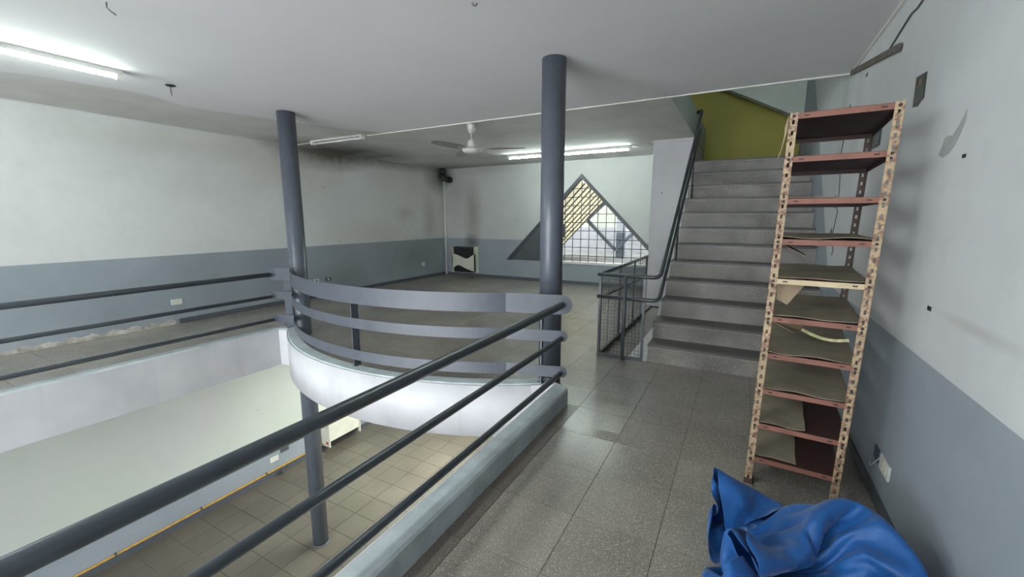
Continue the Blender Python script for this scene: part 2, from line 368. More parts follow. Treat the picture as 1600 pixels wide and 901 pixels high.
# ---- tiles
G, GY0, GX0 = .4345, 1.99-.4345*9, -.70-.4345*16
def tile_mesh(w, d, h, b=.0015):
    bm = NB(); vs = box(bm, 0, w, 0, d, -h, 0); me = bpy.data.meshes.new('tile'); bm.to_mesh(me); bm.free(); return me
def clip(poly, nx, ny, c):
    """keep nx*x+ny*y >= c"""
    out = []
    for i in range(len(poly)):
        p, q = poly[i], poly[(i+1) % len(poly)]; a = nx*p[0]+ny*p[1]-c; b = nx*q[0]+ny*q[1]-c
        if a >= 0: out.append(p)
        if a*b < 0: t = a/(a-b); out.append((p[0]+(q[0]-p[0])*t, p[1]+(q[1]-p[1])*t))
    return out
def clipbox(poly, x0, x1, y0, y1):
    for n in ((1, 0, x0), (-1, 0, -x1), (0, 1, y0), (0, -1, -y1)): poly = clip(poly, *n) if poly else poly
    return poly
def area2(p): return abs(sum(p[i][0]*p[(i+1)%len(p)][1]-p[(i+1)%len(p)][0]*p[i][1] for i in range(len(p))))/2 if len(p) > 2 else 0
RC = AR-.07
chords = []
for i in range(24):
    th0, th1 = radians(-90-34+i*68/24), radians(-90-34+(i+1)*68/24)
    a = (ACX+RC*cos(th0), ACY+RC*sin(th0)); b = (ACX+RC*cos(th1), ACY+RC*sin(th1))
    nx, ny = -(b[1]-a[1]), b[0]-a[0]; chords.append((nx, ny, nx*a[0]+ny*a[1]))
def upper_pieces(sq):
    out = []
    x0, x1 = VX0-.07, -1.31
    regions = [(XL, x0, 0.2, 3.52), (x1, XR, 0.2, 3.40), (XL, XR, 0, 0)]
    for (a, b, c, d) in regions[:2]:
        p = clipbox(sq, a, b, c, d); out.append((p, 'edge' if False else 'n'))
    # bowed middle part up to y 3.52, then everything beyond as one
    return out
J = .0032
tiles = []          # (distance, polygon or None for whole, origin, kind)
for i in range(-1, 22):
    for j in range(0, 32):
        x0, y0 = GX0+i*G, GY0+j*G; x1, y1 = x0+G, y0+G
        if x1 < XL or x0 > XR or y1 < -1.2 or y0 > YF: continue
        sq = [(x0+J/2, y0+J/2), (x1-J/2, y0+J/2), (x1-J/2, y1-J/2), (x0+J/2, y1-J/2)]
        full = area2(sq); pieces = []
        base = clipbox(sq, XL, XR, -1.2, YF)
        if y1 <= 3.30 or y0 < 3.30:
            L_ = clipbox(base, XL, VX0-.07, -1.2, 99); R_ = clipbox(base, -1.31, XR, -1.2, 99)
            Mi = clipbox(base, VX0-.07, -1.31, 2.5, 99)
            for n in chords: Mi = clip(Mi, *n) if Mi else Mi
            if area2(Mi) > .999*area2(clipbox(base, VX0-.07, -1.31, 2.5, 99)) and area2(L_)+area2(Mi)+area2(R_) > .995*area2(base): pieces = [base]
            else: pieces = [L_, Mi, R_]
        else:
            Mi = base
            if x0 < -5.0 or x1 > -1.5:
                pass
            pieces = [Mi]
        # stair well and stairs footprint cut
        out = []
        for p in pieces:
            if area2(p) < .002: continue
            if max(q[0] for q in p) > -1.40 and max(q[1] for q in p) > YM+.04:
                a = clipbox(p, -99, 99, -99, YM+.04); b = clipbox(p, -99, -1.41, YM+.04, 99)
                if area2(b) > .002 and area2(a) > .002: out += [a, b]
                else: out += [a, b]
            else: out.append(p)
        for p in out:
            if area2(p) < .002: continue
            whole = abs(area2(p)-full) < 1e-5
            cx = sum(q[0] for q in p)/len(p); cy = sum(q[1] for q in p)/len(p)
            k = 'edge' if (x0 < -1.2 < x1 and max(q[0] for q in p) < -1.12 and min(q[0] for q in p) > -1.35 and cy < 3.4) else 'n'
            tiles.append((math.hypot(cx, cy)+(0 if cy > .75 else 100), None if whole else p, (x0+J/2, y0+J/2), k))
tiles.sort(key=lambda t: t[0])
TM = tile_mesh(G-J, G-J, .010); TM.materials.append(m_tile)
def add_tiles(lst, parent, mesh, mat, mat_edge, z, h):
    rest = NB(); nrest = 0
    for k, (d, p, o_, kind) in enumerate(lst):
        dz = R.uniform(-.0006, .0003)
        if k < 300:
            if p is None:
                t = bpy.data.objects.new('tile', mesh); COL.objects.link(t); t.location = (o_[0], o_[1], z+dz); t.parent = parent
            else:
                bm = NB(); prism(bm, [(x, y, z+dz) for x, y in p], (0, 0, -h)); t = obj('tile', bm, mat_edge if kind == 'edge' else mat, parent)
        else:
            pp = p or [(o_[0], o_[1]), (o_[0]+G-J, o_[1]), (o_[0]+G-J, o_[1]+G-J), (o_[0], o_[1]+G-J)]
            prism(rest, [(x, y, z+dz) for x, y in pp], (0, 0, -h)); nrest += 1
    if nrest: o = obj('tile_field', rest, mat, parent); o['kind'] = 'stuff'
    else: rest.free()
add_tiles(tiles, floor, TM, m_tile, m_tile_edge, 0, .010)
# lower storey floor
bm = NB(); box(bm, XL, XR, YB, YF, ZL-.2, ZL-.012)
floor2 = struct('floor', bm, m_joint_low, 'lower storey floor of beige grey tiles seen through the opening')
low = []
for i in range(-1, 22):
    for j in range(0, 32):
        x0, y0 = GX0+i*G+.12, GY0+j*G+.2
        p = clipbox([(x0+J, y0+J), (x0+G-J, y0+J), (x0+G-J, y0+G-J), (x0+J, y0+G-J)], XL, XR, YB, YF)
        if area2(p) < .002: continue
        cx, cy = x0+G/2, y0+G/2; whole = abs(area2(p)-(G-2*J)**2) < 1e-5
        vis = cx < -1.8 and cy > .8 and cy < 9.9 and cx/cy > -2.6-.0*cy
        low.append((math.hypot(cx, cy)+(0 if vis else 100), p, (x0+J, y0+J), 'n'))
low.sort(key=lambda t: t[0])
TL = tile_mesh(G-2*J, G-2*J, .010); TL.materials.append(m_tile_low)
low = [(d, None if abs(area2(p)-(G-2*J)**2) < 1e-5 else p, o_, k) for d, p, o_, k in low]
for q in range(len(low)):
    pass
add_tiles(low, floor2, TL, m_tile_low, m_tile_low, ZL, .010)

# ---- baseboards
def ragged(bm, x, y0, y1, z, h, t): box(bm, x, x+t, y0, y1, z, z+h)
bm = NB(); box(bm, XL, XL+.014, 3.15, YF, 0, .075); box(bm, XL, XL+.014, YB, YF, ZL, ZL+.09); struct('baseboard_left', bm, m_base, 'dark grey baseboard on the left wall, missing along the near stretch')
bm = NB(); box(bm, XL, -1.52, YF-.014, YF, 0, .08); box(bm, XL, -1.52, YF-.014, YF, ZL, ZL+.09); struct('baseboard_far', bm, m_base, 'dark grey baseboard on the far wall')
bm = NB(); box(bm, XR-.014, XR, YB, 4.72, 0, .07); struct('baseboard_right', bm, m_base, 'dark grey baseboard on the right wall')
# broken plaster strip where the left baseboard is missing
bm = NB(); y = .1; prev = None
ys = [.1+k*.06 for k in range(51)]
zz = [.05+.035*(.5+.5*sin(k*1.7))*R.uniform(.4, 1.3)+(.02 if 12 < k < 20 else 0) for k in range(51)]
for k in range(50): prism(bm, [(XL+.001, ys[k], .001), (XL+.001, ys[k+1], .001), (XL+.001, ys[k+1], zz[k+1]), (XL+.001, ys[k], zz[k])], (R.uniform(.004, .012), 0, 0))
m_rubble = plain('broken_plaster', (.50, .47, .43), .85, var=.25, scale=12, bump=.004)
struct('trim_6', bm, m_rubble, 'crumbling plaster where the baseboard is missing')
# cable strip across the ceiling and moulding of the right corner
bm = NB(); box(bm, -7.40, XR-.01, OY-.028, OY, ZC-.012, ZC+.001); struct('trim_7', bm, m_whitepl, 'thin white strip across the ceiling in line with the stair opening')
bm = NB(); box(bm, XR-.02, XR, 0, OY, ZC-.018, ZC); struct('trim_8', bm, m_whitepl, 'white cornice line along the right wall')
bm = NB(); box(bm, XL, XL+.014, YB, YF, ZC-.012, ZC); box(bm, XL, -1.52, YF-.014, YF, ZC-.012, ZC); struct('trim_9', bm, m_ceil, 'narrow cornice line along the left and far walls')

# ================================================================ STAIRS
r_, g_, y0s, XSL = .211, .277, 4.756, -.82
st = thing('staircase', 'worn terrazzo staircase rising along the right wall to the yellow landing', 'staircase', (0, y0s, 0)); st['kind'] = 'structure'
for k in range(12):
    z1 = (k+1)*r_; yn = y0s+k*g_; xl = XSL-(.03 if k < 2 else 0)
    bm = NB(); yr = yn+.022
    ye = (y0s+(k+1)*g_+.03) if k < 11 else YF-.025
    box(bm, xl, XR-.002, yr, ye, max(0.0, z1-r_-.002) if k == 0 else z1-r_-.03, z1-.035, 0)
    s_ = part('step', bm, m_riser, st)
    bm = NB(); box(bm, xl-.004, XR-.002, yn, ye, z1-.034, z1); part('tread', bm, m_tread, st, .006, sub=s_)
    bm = NB(); box(bm, xl-.002, XR-.003, yn-.004, yn+.001, z1-.037, z1-.029); part('nosing_strip', bm, m_nose, st, sub=s_)
    if k < 11:
        bm = NB(); box(bm, xl+.03, XR-.05, yn+.045, yn+.052, z1-.001, z1+.0008); part('anti_slip_groove', bm, m_nose, st, sub=s_)
bm = NB()                                       # solid body under the flight, with white side
prism(bm, [(XSL-.05, y0s+.03, .0), (XSL-.05, y0s+.03+11*g_+.3, 11*r_-.02), (XSL-.05, YF-.4, 11*r_-.02), (XSL-.05, YF-.4, 11*r_-.3), (XSL-.05, 8.3, 11*r_-.3), (XSL-.05, y0s+.75, 0)], (.045, 0, 0))
part('stringer', bm, m_white2, st)
# ledge and ramp inside the well beneath
bm = NB(); box(bm, -1.08, -.87, 4.77, 8.05, -.36, .004); struct('trim_10', bm, m_ledge, 'white ledge at the foot of the stair side')
bm = NB(); box(bm, -1.409, -1.081, YM+.001, 8.049, -.30, -.03)
struct('trim_11', bm, m_tile, 'sunken beige landing behind the mesh guard')
# ================================================================ COLUMNS
def column(x, y, z0, z1, label, r=.105):
    t = thing('column', label, 'column', (x, y, z0), 'round steel columns')
    bm = NB(); tube(bm, [(x, y, z0+.012), (x, y, z1-.002)], r, 40); part('shaft', bm, m_colm, t)
    bm = NB(); lathe(bm, [(r+.012, 0), (r+.012, .01), (r+.002, .014)], (x, y, z0), 40); part('base_ring', bm, m_colm, t)
    return t
column(-1.545, 3.605, 0, ZC, 'round grey steel column at the right end of the bowed railing')
column(-5.31, 3.665, ZL, ZC, 'round grey steel column passing through both storeys at the left end of the bowed railing', .11)

# ================================================================ RAILING round the opening
RX, LX = -1.32, -5.47
rail = thing('balcony_railing', 'grey painted steel railing with three pipes and bowed flat bands round the floor opening', 'railing', (-3.3, 2.8, .14))
lev = [(.865, .030, .953, .782), (.57, .0215, .637, .537), (.255, .0215, .315, .212)]
for (z, r, bt, bb) in lev:
    ye = 3.33
    bm = NB(); tube(bm, [(RX, YB+.2, z), (RX, ye-.012, z)], r, 20); part('pipe_rail', bm, m_pipe, rail)
    bm = NB(); tube(bm, [(LX, YB+.2, z), (LX, ye+.03, z)], r, 20); part('pipe_rail', bm, m_pipe, rail)
    # flat band: rounded end plate, arc, rounded end plate
    RB = AR-.08; hh = (bt-bb)/2; zc = (bt+bb)/2
    A = arc(RB, -5.22, -1.80, 48)
    left_end, right_end = (LX-.02, 3.40), (RX, 3.335)
    pl = []                       # (x, y, half height)
    dl = Vector((left_end[0]-A[0][0], left_end[1]-A[0][1])); ul = dl.normalized()
    for k in range(7):
        a = pi/2*k/6; pl.append((left_end[0]+ul.x*hh*cos(a), left_end[1]+ul.y*hh*cos(a), hh*sin(a)+.0005))
    pl += [(x, y, hh) for x, y in A]
    dr = Vector((right_end[0]-A[-1][0], right_end[1]-A[-1][1])); ur = dr.normalized()
    for k in range(7):
        a = pi/2*(6-k)/6; pl.append((right_end[0]+ur.x*hh*cos(a), right_end[1]+ur.y*hh*cos(a), hh*sin(a)+.0005))
    bm = NB(); F = []; n = len(pl); th = .006
    for i, (x, y, h) in enumerate(pl):
        p, q = pl[max(0, i-1)], pl[min(n-1, i+1)]; d = Vector((q[0]-p[0], q[1]-p[1])).normalized(); nn = Vector((-d.y, d.x))*th
        F.append([bm.verts.new((x, y, zc-h)), bm.verts.new((x, y, zc+h)), bm.verts.new((x+nn.x, y+nn.y, zc+h)), bm.verts.new((x+nn.x, y+nn.y, zc-h))])
    for i in range(n-1):
        a, b = F[i], F[i+1]
        for k in range(4):
            f = bm.faces.new((a[k], b[k], b[(k+1)%4], a[(k+1)%4])); f.smooth = False
    bm.faces.new(F[0]); bm.faces.new(F[-1][::-1]); part('curved_band', bm, m_band, rail)
for x, y in ((-5.36, 3.455), (-3.33, arcpt(AR-.08, -3.33)), (-1.50, 3.295)):
    d = (Vector((ACX, ACY))-Vector((x, y))).normalized() if x < -2 else Vector((-.22, 1)).normalized(); s = Vector((-d.y, d.x))
    p0 = Vector((x, y))+d*.007; bm = NB(); a = p0-s*.005; b = p0+s*.005; c = b+d*.085; e = a+d*.085
    prism(bm, [(*a, .13), (*b, .13), (*c, .13), (*e, .13)], (0, 0, .80)); po = part('post', bm, m_pipe, rail)
    q = p0+d*.03; bm = NB(); box(bm, q.x-.03, q.x+.03, q.y-.03, q.y+.03, .137, .143); part('foot_plate', bm, m_pipe, rail, sub=po)

# ================================================================ STAIR HANDRAIL + MESH GUARD
hz = [(.965, .022), (.71, .022)]
hr = thing('stair_handrail', 'dark grey double pipe handrail climbing the left side of the stairs', 'handrail', (-.76, 4.78, 0))
def bend(p0, p1, p2, r=.09, n=7):
    a = Vector(p1)+(Vector(p0)-Vector(p1)).normalized()*r; b = Vector(p1)+(Vector(p2)-Vector(p1)).normalized()*r; c = Vector(p1)
    return [tuple(a*(1-t)**2+c*2*t*(1-t)+b*t*t) for t in [k/n for k in range(n+1)]]
for i, (z, r) in enumerate(hz):
    yb = 4.82; ytop = 7.95; ztop = z+(ytop-yb)*.762
    A0 = (-1.44, 4.735, z); A1 = (-.755, 4.735, z)
    pts = [A0] + bend(A0, A1, (-.755, ytop, ztop), .08)
    pts += [(-.755, 7.86, z+(7.86-yb)*.762)]
    if i == 0: pts = pts[:-1] + bend((-.755, 7.0, z+(7.0-yb)*.762), (-.755, ytop, ztop), (-.86, 8.1, ztop+.02), .07) + [(-.86, 8.04, ztop-.02)]
    bm = NB(); tube(bm, pts, r, 14); part('handrail_pipe', bm, m_hand, hr)
for y in (5.9, 7.2):
    zt_ = .97+(y-4.82)*.762; zs = (int((y-y0s)/g_)+1)*r_
    bm = NB(); tube(bm, [(-.755, y, zs), (-.755, y, zt_)], .012, 10); part('support_post', bm, m_darkm, hr)
mg = thing('mesh_guard', 'dark grey steel frame guard with woven wire mesh beside the foot of the stairs', 'railing', (-1.41, 4.74, 0))
bm = NB(); tube(bm, [(-1.41, 4.735, .965), (-1.41, 7.42, .965)], .02, 12); part('guard_rail', bm, m_pipe, mg)
bm = NB(); tube(bm, [(-1.41, 4.735, .69), (-1.41, 7.42, .62)], .013, 10); part('guard_rail', bm, m_darkm, mg)
bm = NB(); box(bm, -1.425, -1.395, 4.74, 7.42, .0, .035); part('bottom_bar', bm, m_darkm, mg)
bm = NB(); box(bm, -1.425, -.90, 4.725, 4.755, .0, .035); part('bottom_bar', bm, m_pipe, mg)
for y in (5.66, 6.50, 7.40):
    bm = NB(); box(bm, -1.424, -1.396, y-.012, y+.012, .03, .955); part('post', bm, m_darkm, mg)
for x in (-1.41, -.912):
    bm = NB(); box(bm, x-.014, x+.014, 4.73, 4.756, .03, .95); part('post', bm, m_pipe, mg)
bm = NB(); tube(bm, [(-1.115, 4.70, .0), (-1.115, 4.70, .965)], .02, 14); part('round_post', bm, m_pipe, mg)
def mesh_panel(p0, ud, L, z0, z1, s, name):
    bm = NB(); n = int(L/s); m = int((z1-z0)/s); t = .0016
    for i in range(n+1):
        a = Vector(p0)+Vector(ud)*(i*s)
        bar(bm, (a.x, a.y, z0), (a.x, a.y, z1), t*2, t*2, up=(1, 1, 0))
    for j in range(m+1):
        a = Vector((p0[0], p0[1], z0+j*s)); bar(bm, a, a+Vector(ud)*L, t*2, t*2)
    o = part(name, bm, m_darkm, mg); o['kind'] = 'stuff'
mesh_panel((-1.39, 4.742, 0), (1, 0, 0), .47, .035, .95, .040, 'wire_mesh')
mesh_panel((-1.41, 4.77, 0), (0, 1, 0), 2.62, .035, .95, .045, 'wire_mesh')

# ================================================================ WINDOW
def edgepts(t): return None
win = thing('window_1', 'triangular window with dark steel frame, square grid bars and boarded left part', 'window', (AX, YF, BZ)); win['kind'] = 'structure'
def wpart(name, pts, y0, d, mat, sub=None):
    bm = NB(); prism(bm, [(x, y0, z) for x, z in pts], (0, d, 0)); return part(name, bm, mat, win, sub=sub)
fr = .075
def inz(x): return AZ-abs(x-AX)*((AZ-BZ)/(AX-BL) if x < AX else (AZ-BZ)/(BR-AX))
wpart('frame_bar', [(BL, BZ), (AX, AZ), (AX, AZ-fr*1.5), (BL+fr*2.2, BZ)], YF-.012, .10, m_darkm)
wpart('frame_bar', [(BR, BZ), (AX, AZ), (AX, AZ-fr*1.5), (BR-fr*1.5, BZ)], YF-.012, .10, m_darkm)
m_board = plain('dark_grey_board', (.075, .082, .092), .5, var=.08, scale=3)
wpart('board_panel', [(BL+.02, BZ+.005), (GX, BZ+.005), (GX, inz(GX)-.02)], YF-.008, .03, m_board)
wpart('sill', [(GX-.03, BZ-.02), (BR, BZ-.02), (BR, BZ+.03), (GX-.03, BZ+.03)], YF-.02, .2, m_whitepl)
s = .205; x = GX+.07; k = 0
while x < BR-.1:
    zt_ = inz(x)-.05
    if x < BR-.3 or True:
        bm = NB(); tube(bm, [(x, YF+.05, BZ+.02), (x, YF+.05, zt_)], .0085, 6); part('grid_bar', bm, m_darkm, win)
    x += s
z = BZ+.18
while z < AZ-.2:
    w = (AZ-z)/(AZ-BZ); xa = max(GX, AX-w*(AX-BL)+.05); xb = AX+w*(BR-AX)-.05
    bm = NB(); tube(bm, [(xa, YF+.058, z), (xb, YF+.058, z)], .008, 6); part('grid_bar', bm, m_darkm, win); z += .2
bm = NB(); prism(bm, [(GX, YF+.12, BZ+.03), (BR-.05, YF+.12, BZ+.03), (AX, YF+.12, AZ-.05), (GX, YF+.12, inz(GX)-.05)], (0, .004, 0)); part('pane', bm, m_glass, win)
bm = NB(); box(bm, -3.905, -3.86, YF+.0, YF+.05, 1.14, 1.46); part('catch_box', bm, m_darkm, win)

# ---------------- outside the window
m_out = plain('render_outside', (.17, .165, .14), .8, var=.05, scale=1.5)
m_out2 = plain('pale_plinth', (.125, .12, .125), .8, var=.06, scale=1.5)
m_slat = sheet_mat()
m_ground = plain('roof_paving', (.07, .067, .063), .8, var=.3, scale=3)
bm = NB(); box(bm, -12, 4, 16, 16.4, -3, 5.0); nb = tag(obj('neighbour_building', bm, m_out), 'pale rendered building wall outside beyond the triangular window', 'building')
bm = NB(); box(bm, -12, 4, 15.9, 16.0, -3, 1.25); obj('plinth', bm, m_out2, nb)
bm = NB(); box(bm, -12, 6, YF+.3, 15.9, .28, .36); tag(obj('flat_roof', bm, m_ground), 'grey paved flat roof outside the triangular window', 'roof')
for i, (xa, xb, ya, yb_) in enumerate(((-6.4, -4.7, 11.2, 12.6), (-4.5, -2.9, 10.9, 12.4), (-2.7, -1.2, 10.8, 12.2), (-3.9, -2.2, 12.9, 14.6))):
    pass
aw = thing('awning', 'cream slatted sloping cover with dark ribs outside the left side of the window', 'awning', (-5.5, 10.2, .4))
sl = Vector((1, 0, (AZ-BZ)/(AX-BL))).normalized(); P0 = Vector((BL-.3, 0, BZ-.3*sl.z/sl.x)); Ls = 3.15
for k in range(8):
    y0 = YF+.30+k*.40
    bm = NB(); a = P0+Vector((0, y0, 0)); b = a+sl*Ls; nz = Vector((-sl.z, 0, sl.x))*.02
    prism(bm, [a, b, b+nz, a+nz], (0, .36, 0)); part('slat_sheet', bm, m_slat, aw)
    bm = NB(); a2 = a+Vector((0, .36, 0))-nz*1.5; b2 = a2+sl*Ls; prism(bm, [a2, b2, b2+nz*3.2, a2+nz*3.2], (0, .03, 0)); part('rib', bm, m_darkm, aw)
# square frame standing on its corner, with an upright behind it
df = thing('diamond_frame', 'grey square steel frame standing on its corner outside the window', 'frame', (-3.4, 13.3, .36))
def pj(u, v, y):
    yaw, pit = radians(28.5), radians(9.4); f = Vector((-sin(yaw)*cos(pit), cos(yaw)*cos(pit), -sin(pit))); r = Vector((cos(yaw), sin(yaw), 0)); up = r.cross(f)
    d = f*662+r*(u-800)-up*(v-450.5); return Vector((0, 0, 1.6))+d*(y/d.y)
C_ = [Vector((-4.47, 13.3, 1.56)), Vector((-3.55, 13.3, 2.42)), Vector((-2.62, 13.3, 1.50)), Vector((-3.52, 13.3, .62))]
for a, b in zip(C_, C_[1:]+C_[:1]):
    bm = NB(); bar(bm, a, b, .10, .12, up=(0, 1, 0)); part('frame_bar', bm, m_pipe, df)
bm = NB(); box(bm, -3.52, -3.26, 13.36, 13.5, .36, 3.6); tag(obj('steel_upright', bm, m_pipe), 'thick grey steel upright outside behind the diamond frame', 'post')

# ================================================================ CEILING FAN
fx, fy = -3.56, 5.33
fan = thing('ceiling_fan', 'dusty white three-bladed ceiling fan hanging at the cable strip', 'fan', (fx, fy, 2.55))
bm = NB(); lathe(bm, [(.025, 2.80), (.05, 2.83), (.062, 2.88), (.066, 2.935), (.05, 2.938)], (fx, fy, 0), 20); part('canopy', bm, m_fan, fan)
bm = NB(); tube(bm, [(fx, fy, 2.66), (fx, fy, 2.84)], .012, 12); part('down_rod', bm, m_fan, fan)
bm = NB(); lathe(bm, [(.02, 2.725), (.045, 2.715), (.065, 2.67), (.07, 2.615), (.06, 2.61)], (fx, fy, 0), 24); part('motor_neck', bm, m_fan, fan)
bm = NB(); lathe(bm, [(.03, 2.52), (.10, 2.535), (.135, 2.565), (.125, 2.595), (.06, 2.61)], (fx, fy, 0), 28); part('motor_housing', bm, m_fan, fan)
for a in (22, 142, 262):
    a = radians(a); d = Vector((cos(a), sin(a), 0)); s_ = Vector((-sin(a), cos(a), 0)); tilt = s_*cos(.28)+Vector((0, 0, 1))*sin(.28)
    c = Vector((fx, fy, 2.585)); prof = [(.20, .035), (.26, .062), (.42, .068), (.58, .062), (.72, .045), (.78, .02)]
    bm = NB(); top = [c+d*r+tilt*w for r, w in prof]; bot = [c+d*r-tilt*w for r, w in prof]
    prism(bm, top+bot[::-1], Vector((0, 0, .004))); bl = part('blade', bm, m_blade, fan)
    bm = NB(); bar(bm, c+d*.10, c+d*.27, .035, .006); part('blade_bracket', bm, m_fan, fan, sub=bl)

# ================================================================ FLUORESCENT FITTINGS
def tube_light(label, a, b, z, lit, two=False, w=.05):
    a, b = Vector((*a, z)), Vector((*b, z)); d = (b-a).normalized()
    t = thing('tube_light', label, 'ceiling light', a, 'fluorescent tube lights')
    bm = NB(); bar(bm, a+Vector((0, 0, .045)), b+Vector((0, 0, .045)), w, .045); part('batten', bm, m_fan, t)
    side = Vector((d.y, -d.x, 0))
    for q in ((-.022, .022) if two else (0,)):
        bm = NB(); tube(bm, [a+d*.05+side*q, b-d*.05+side*q], .014 if lit else .013, 12); part('tube', bm, m_tube if lit else m_tube_off, t)
    for e in (a+d*.025, b-d*.025):
        bm = NB(); bar(bm, e-d*.02+Vector((0, 0, .006)), e+d*.02+Vector((0, 0, .006)), w*.9, .05); part('lamp_holder', bm, m_whitepl, t)
tube_light('lit fluorescent tube on the near ceiling, running parallel to the left wall', (-5.2, -.35), (-5.2, 1.97), 2.885, True)
tube_light('lit fluorescent tube near the far wall, passing behind the right column', (-4.62, 8.33), (-1.98, 8.33), 2.875, True)
tube_light('unlit twin fluorescent fitting on the ceiling behind the left column', (-6.85, 5.19), (-5.58, 5.19), 2.895, False, True, .08)
# rose hole and loose wires
bm = NB(); lathe(bm, [(.035, 0), (.045, .006), (.045, .01)], (-5.3, 2.4, ZC-.012), 16)
h = tag(obj('ceiling_rose', bm, m_black), 'dark open ceiling box with a short wire stub, near the lit tube', 'electrical box')
bm = NB(); tube(bm, [(-5.3, 2.4, ZC-.01), (-5.302, 2.4, ZC-.05), (-5.298, 2.402, ZC-.10)], .004, 6); obj('wire', bm, m_black, h)
m_wire = plain('grey_wire', (.10, .10, .10), .6)
bm = NB(); tube(bm, [(-3.66, 1.36, ZC-.001), (-3.665, 1.36, ZC-.03), (-3.65, 1.37, ZC-.05), (-3.62, 1.385, ZC-.075)], .004, 6)
tag(obj('loose_wire', bm, m_wire), 'short loose wire sticking out of the ceiling at the top left', 'wire')
bm = NB(); tube(bm, [(-1.63, 2.47, ZC-.001), (-1.62, 2.47, ZC-.02), (-1.60, 2.47, ZC-.025), (-1.59, 2.47, ZC-.012)], .004, 6)
tag(obj('loose_wire', bm, m_wire), 'short loose wire curling from the ceiling at the top centre', 'wire')

# ================================================================ HEATERS
def heater(wall, a0, a1, z0, z1, d, label):
    """front outline in (a, z); wall 'far' (a = x) or 'left' (a = y)"""
    P = (lambda a, z, q: (a, YF-q, z)) if wall == 'far' else (lambda a, z, q: (XL+q, a, z))
    t = thing('wall_heater', label, 'heater', P((a0+a1)/2, z0, 0)); w, h = a1-a0, z1-z0
    Q = lambda u, v, q: P(a0+u*w, z0+v*h, q)
    def pr(name, uv, q0, q1, mat):
        bm = NB(); p = [Q(u, v, q0) for u, v in uv]; prism(bm, p, Vector(Q(0, 0, q1))-Vector(Q(0, 0, q0))); return part(name, bm, mat, t)
    if wall == 'far':
        pr('casing', [(.04, .02), (.96, .02), (.96, .97), (.04, .97)], 0, d*.7, m_black)
        pr('side_panel', [(0, 0), (.035, 0), (.035, .94), (.015, 1), (0, .95)], 0, d, m_cream)
        pr('side_panel', [(.965, 0), (1, 0), (1, 1), (.98, 1), (.965, .95)], 0, d, m_cream)
        wave_t = [(.0, .72), (.2, .67), (.42, .59), (.56, .54), (.66, .54), (.76, .58), (.88, .66), (1, .73)]
        wave_b = [(1, .06), (.85, .10), (.6, .17), (.42, .25), (.3, .28), (.2, .27), (.1, .21), (0, .12)]
        pr('front_panel', wave_t[::-1]+[(0, .12)]+wave_b[::-1][1:], d*.75, d, m_cream)
        pr('badge', [(.80, .175), (.93, .155), (.93, .165), (.80, .19)], d, d+.002, m_darkm)
        pr('top_grille', [(.03, .95), (.97, .95), (.97, .985), (.03, .985)], .02, d*.8, m_darkm)
    else:
        pr('casing', [(.04, .06), (.96, .06), (.96, .97), (.04, .97)], 0, d*.8, m_black)
        pr('side_panel', [(0, 0), (.025, 0), (.025, 1), (0, 1)], 0, d, m_cream)
        pr('side_panel', [(.975, 0), (1, 0), (1, 1), (.975, 1)], 0, d, m_cream)
        pr('front_panel', [(.03, .16), (.97, .16), (.97, 1), (.03, 1)], d*.8, d*.9, m_cream)
        pr('top_panel', [(.0, .985), (1, .985), (1, 1), (0, 1)], 0, d, m_cream)
        bm = NB(); box(bm, XL+d*.55, XL+d*.80, a0-.003, a0, z0+.05, z0+.11); part('sticker', bm, plain('red_sticker', (.5, .06, .05), .6), t)
    return t
heater('far', -7.14, -6.38, .11, .84, .20, 'cream gas wall heater with black wavy front on the far wall')
heater('left', 5.42, 6.24, -3.16, -2.45, .26, 'cream gas heater on the lower storey wall under the floor edge')

# ================================================================ PIPES
fl = thing('flue_pipe', 'black elbow flue pipe in the far left corner under the ceiling', 'pipe', (-7.38, 9.66, 2.6))
bm = NB(); tube(bm, [(-7.40, 9.62, ZC-.002), (-7.40, 9.62, 2.80)], .065, 18); part('upper_section', bm, m_black, fl)
bm = NB(); tube(bm, [(-7.40, 9.62, 2.80), (-7.39, 9.62, 2.73), (-7.37, 9.63, 2.68), (-7.33, 9.66, 2.655), (-7.29, 9.70, 2.65)], [.066, .075, .075, .07, .07], 18); part('elbow', bm, m_black, fl)
bm = NB(); tube(bm, [(-7.29, 9.70, 2.65), (-7.27, 9.815, 2.65)], [.085, .085], 18); part('outlet_socket', bm, m_black, fl)
for z in (2.87, 2.80):
    bm = NB(); tube(bm, [(-7.40, 9.62, z), (-7.40, 9.62, z+.02)], .074, 18); part('collar', bm, m_black, fl)
bm = NB(); tube(bm, [(-7.46, YF-.03, .01), (-7.46, YF-.03, 2.60)], .022, 12); wp = tag(obj('white_pipe', bm, m_whitepl), 'thin white painted vertical pipe in the far left corner', 'pipe')
bm = NB(); tube(bm, [(-7.46, YF-.03, 2.56), (-7.46, YF-.03, 2.62)], .035, 12); obj('coupling', bm, m_whitepl, wp)
gp = thing('gas_pipe', 'thin yellow gas pipe running above the lower storey baseboard', 'pipe', (XL+.03, 1, ZL+.14))
bm = NB(); tube(bm, [(XL+.03, YB, ZL+.135), (XL+.03, 5.60, ZL+.135)], .015, 8); part('pipe_run', bm, m_yel, gp)
for y in (.9, 2.0, 3.1, 4.2, 5.2):
    bm = NB(); box(bm, XL, XL+.045, y-.012, y+.012, ZL+.115, ZL+.155); part('clip', bm, m_pipe, gp)
bm = NB()
for k in range(5):
    a0 = R.uniform(0, 6); tube(bm, [(XL+.12+.045*cos(a0+t*.9), 4.48+.06*sin(a0+t*.9)+.01*k, ZL+.05+.02*k+.02*sin(t*1.3)) for t in range(8)], .005, 5)
tag(obj('cable_tangle', bm, m_wire), 'small tangle of dark cable by the lower baseboard near the left column', 'cable')

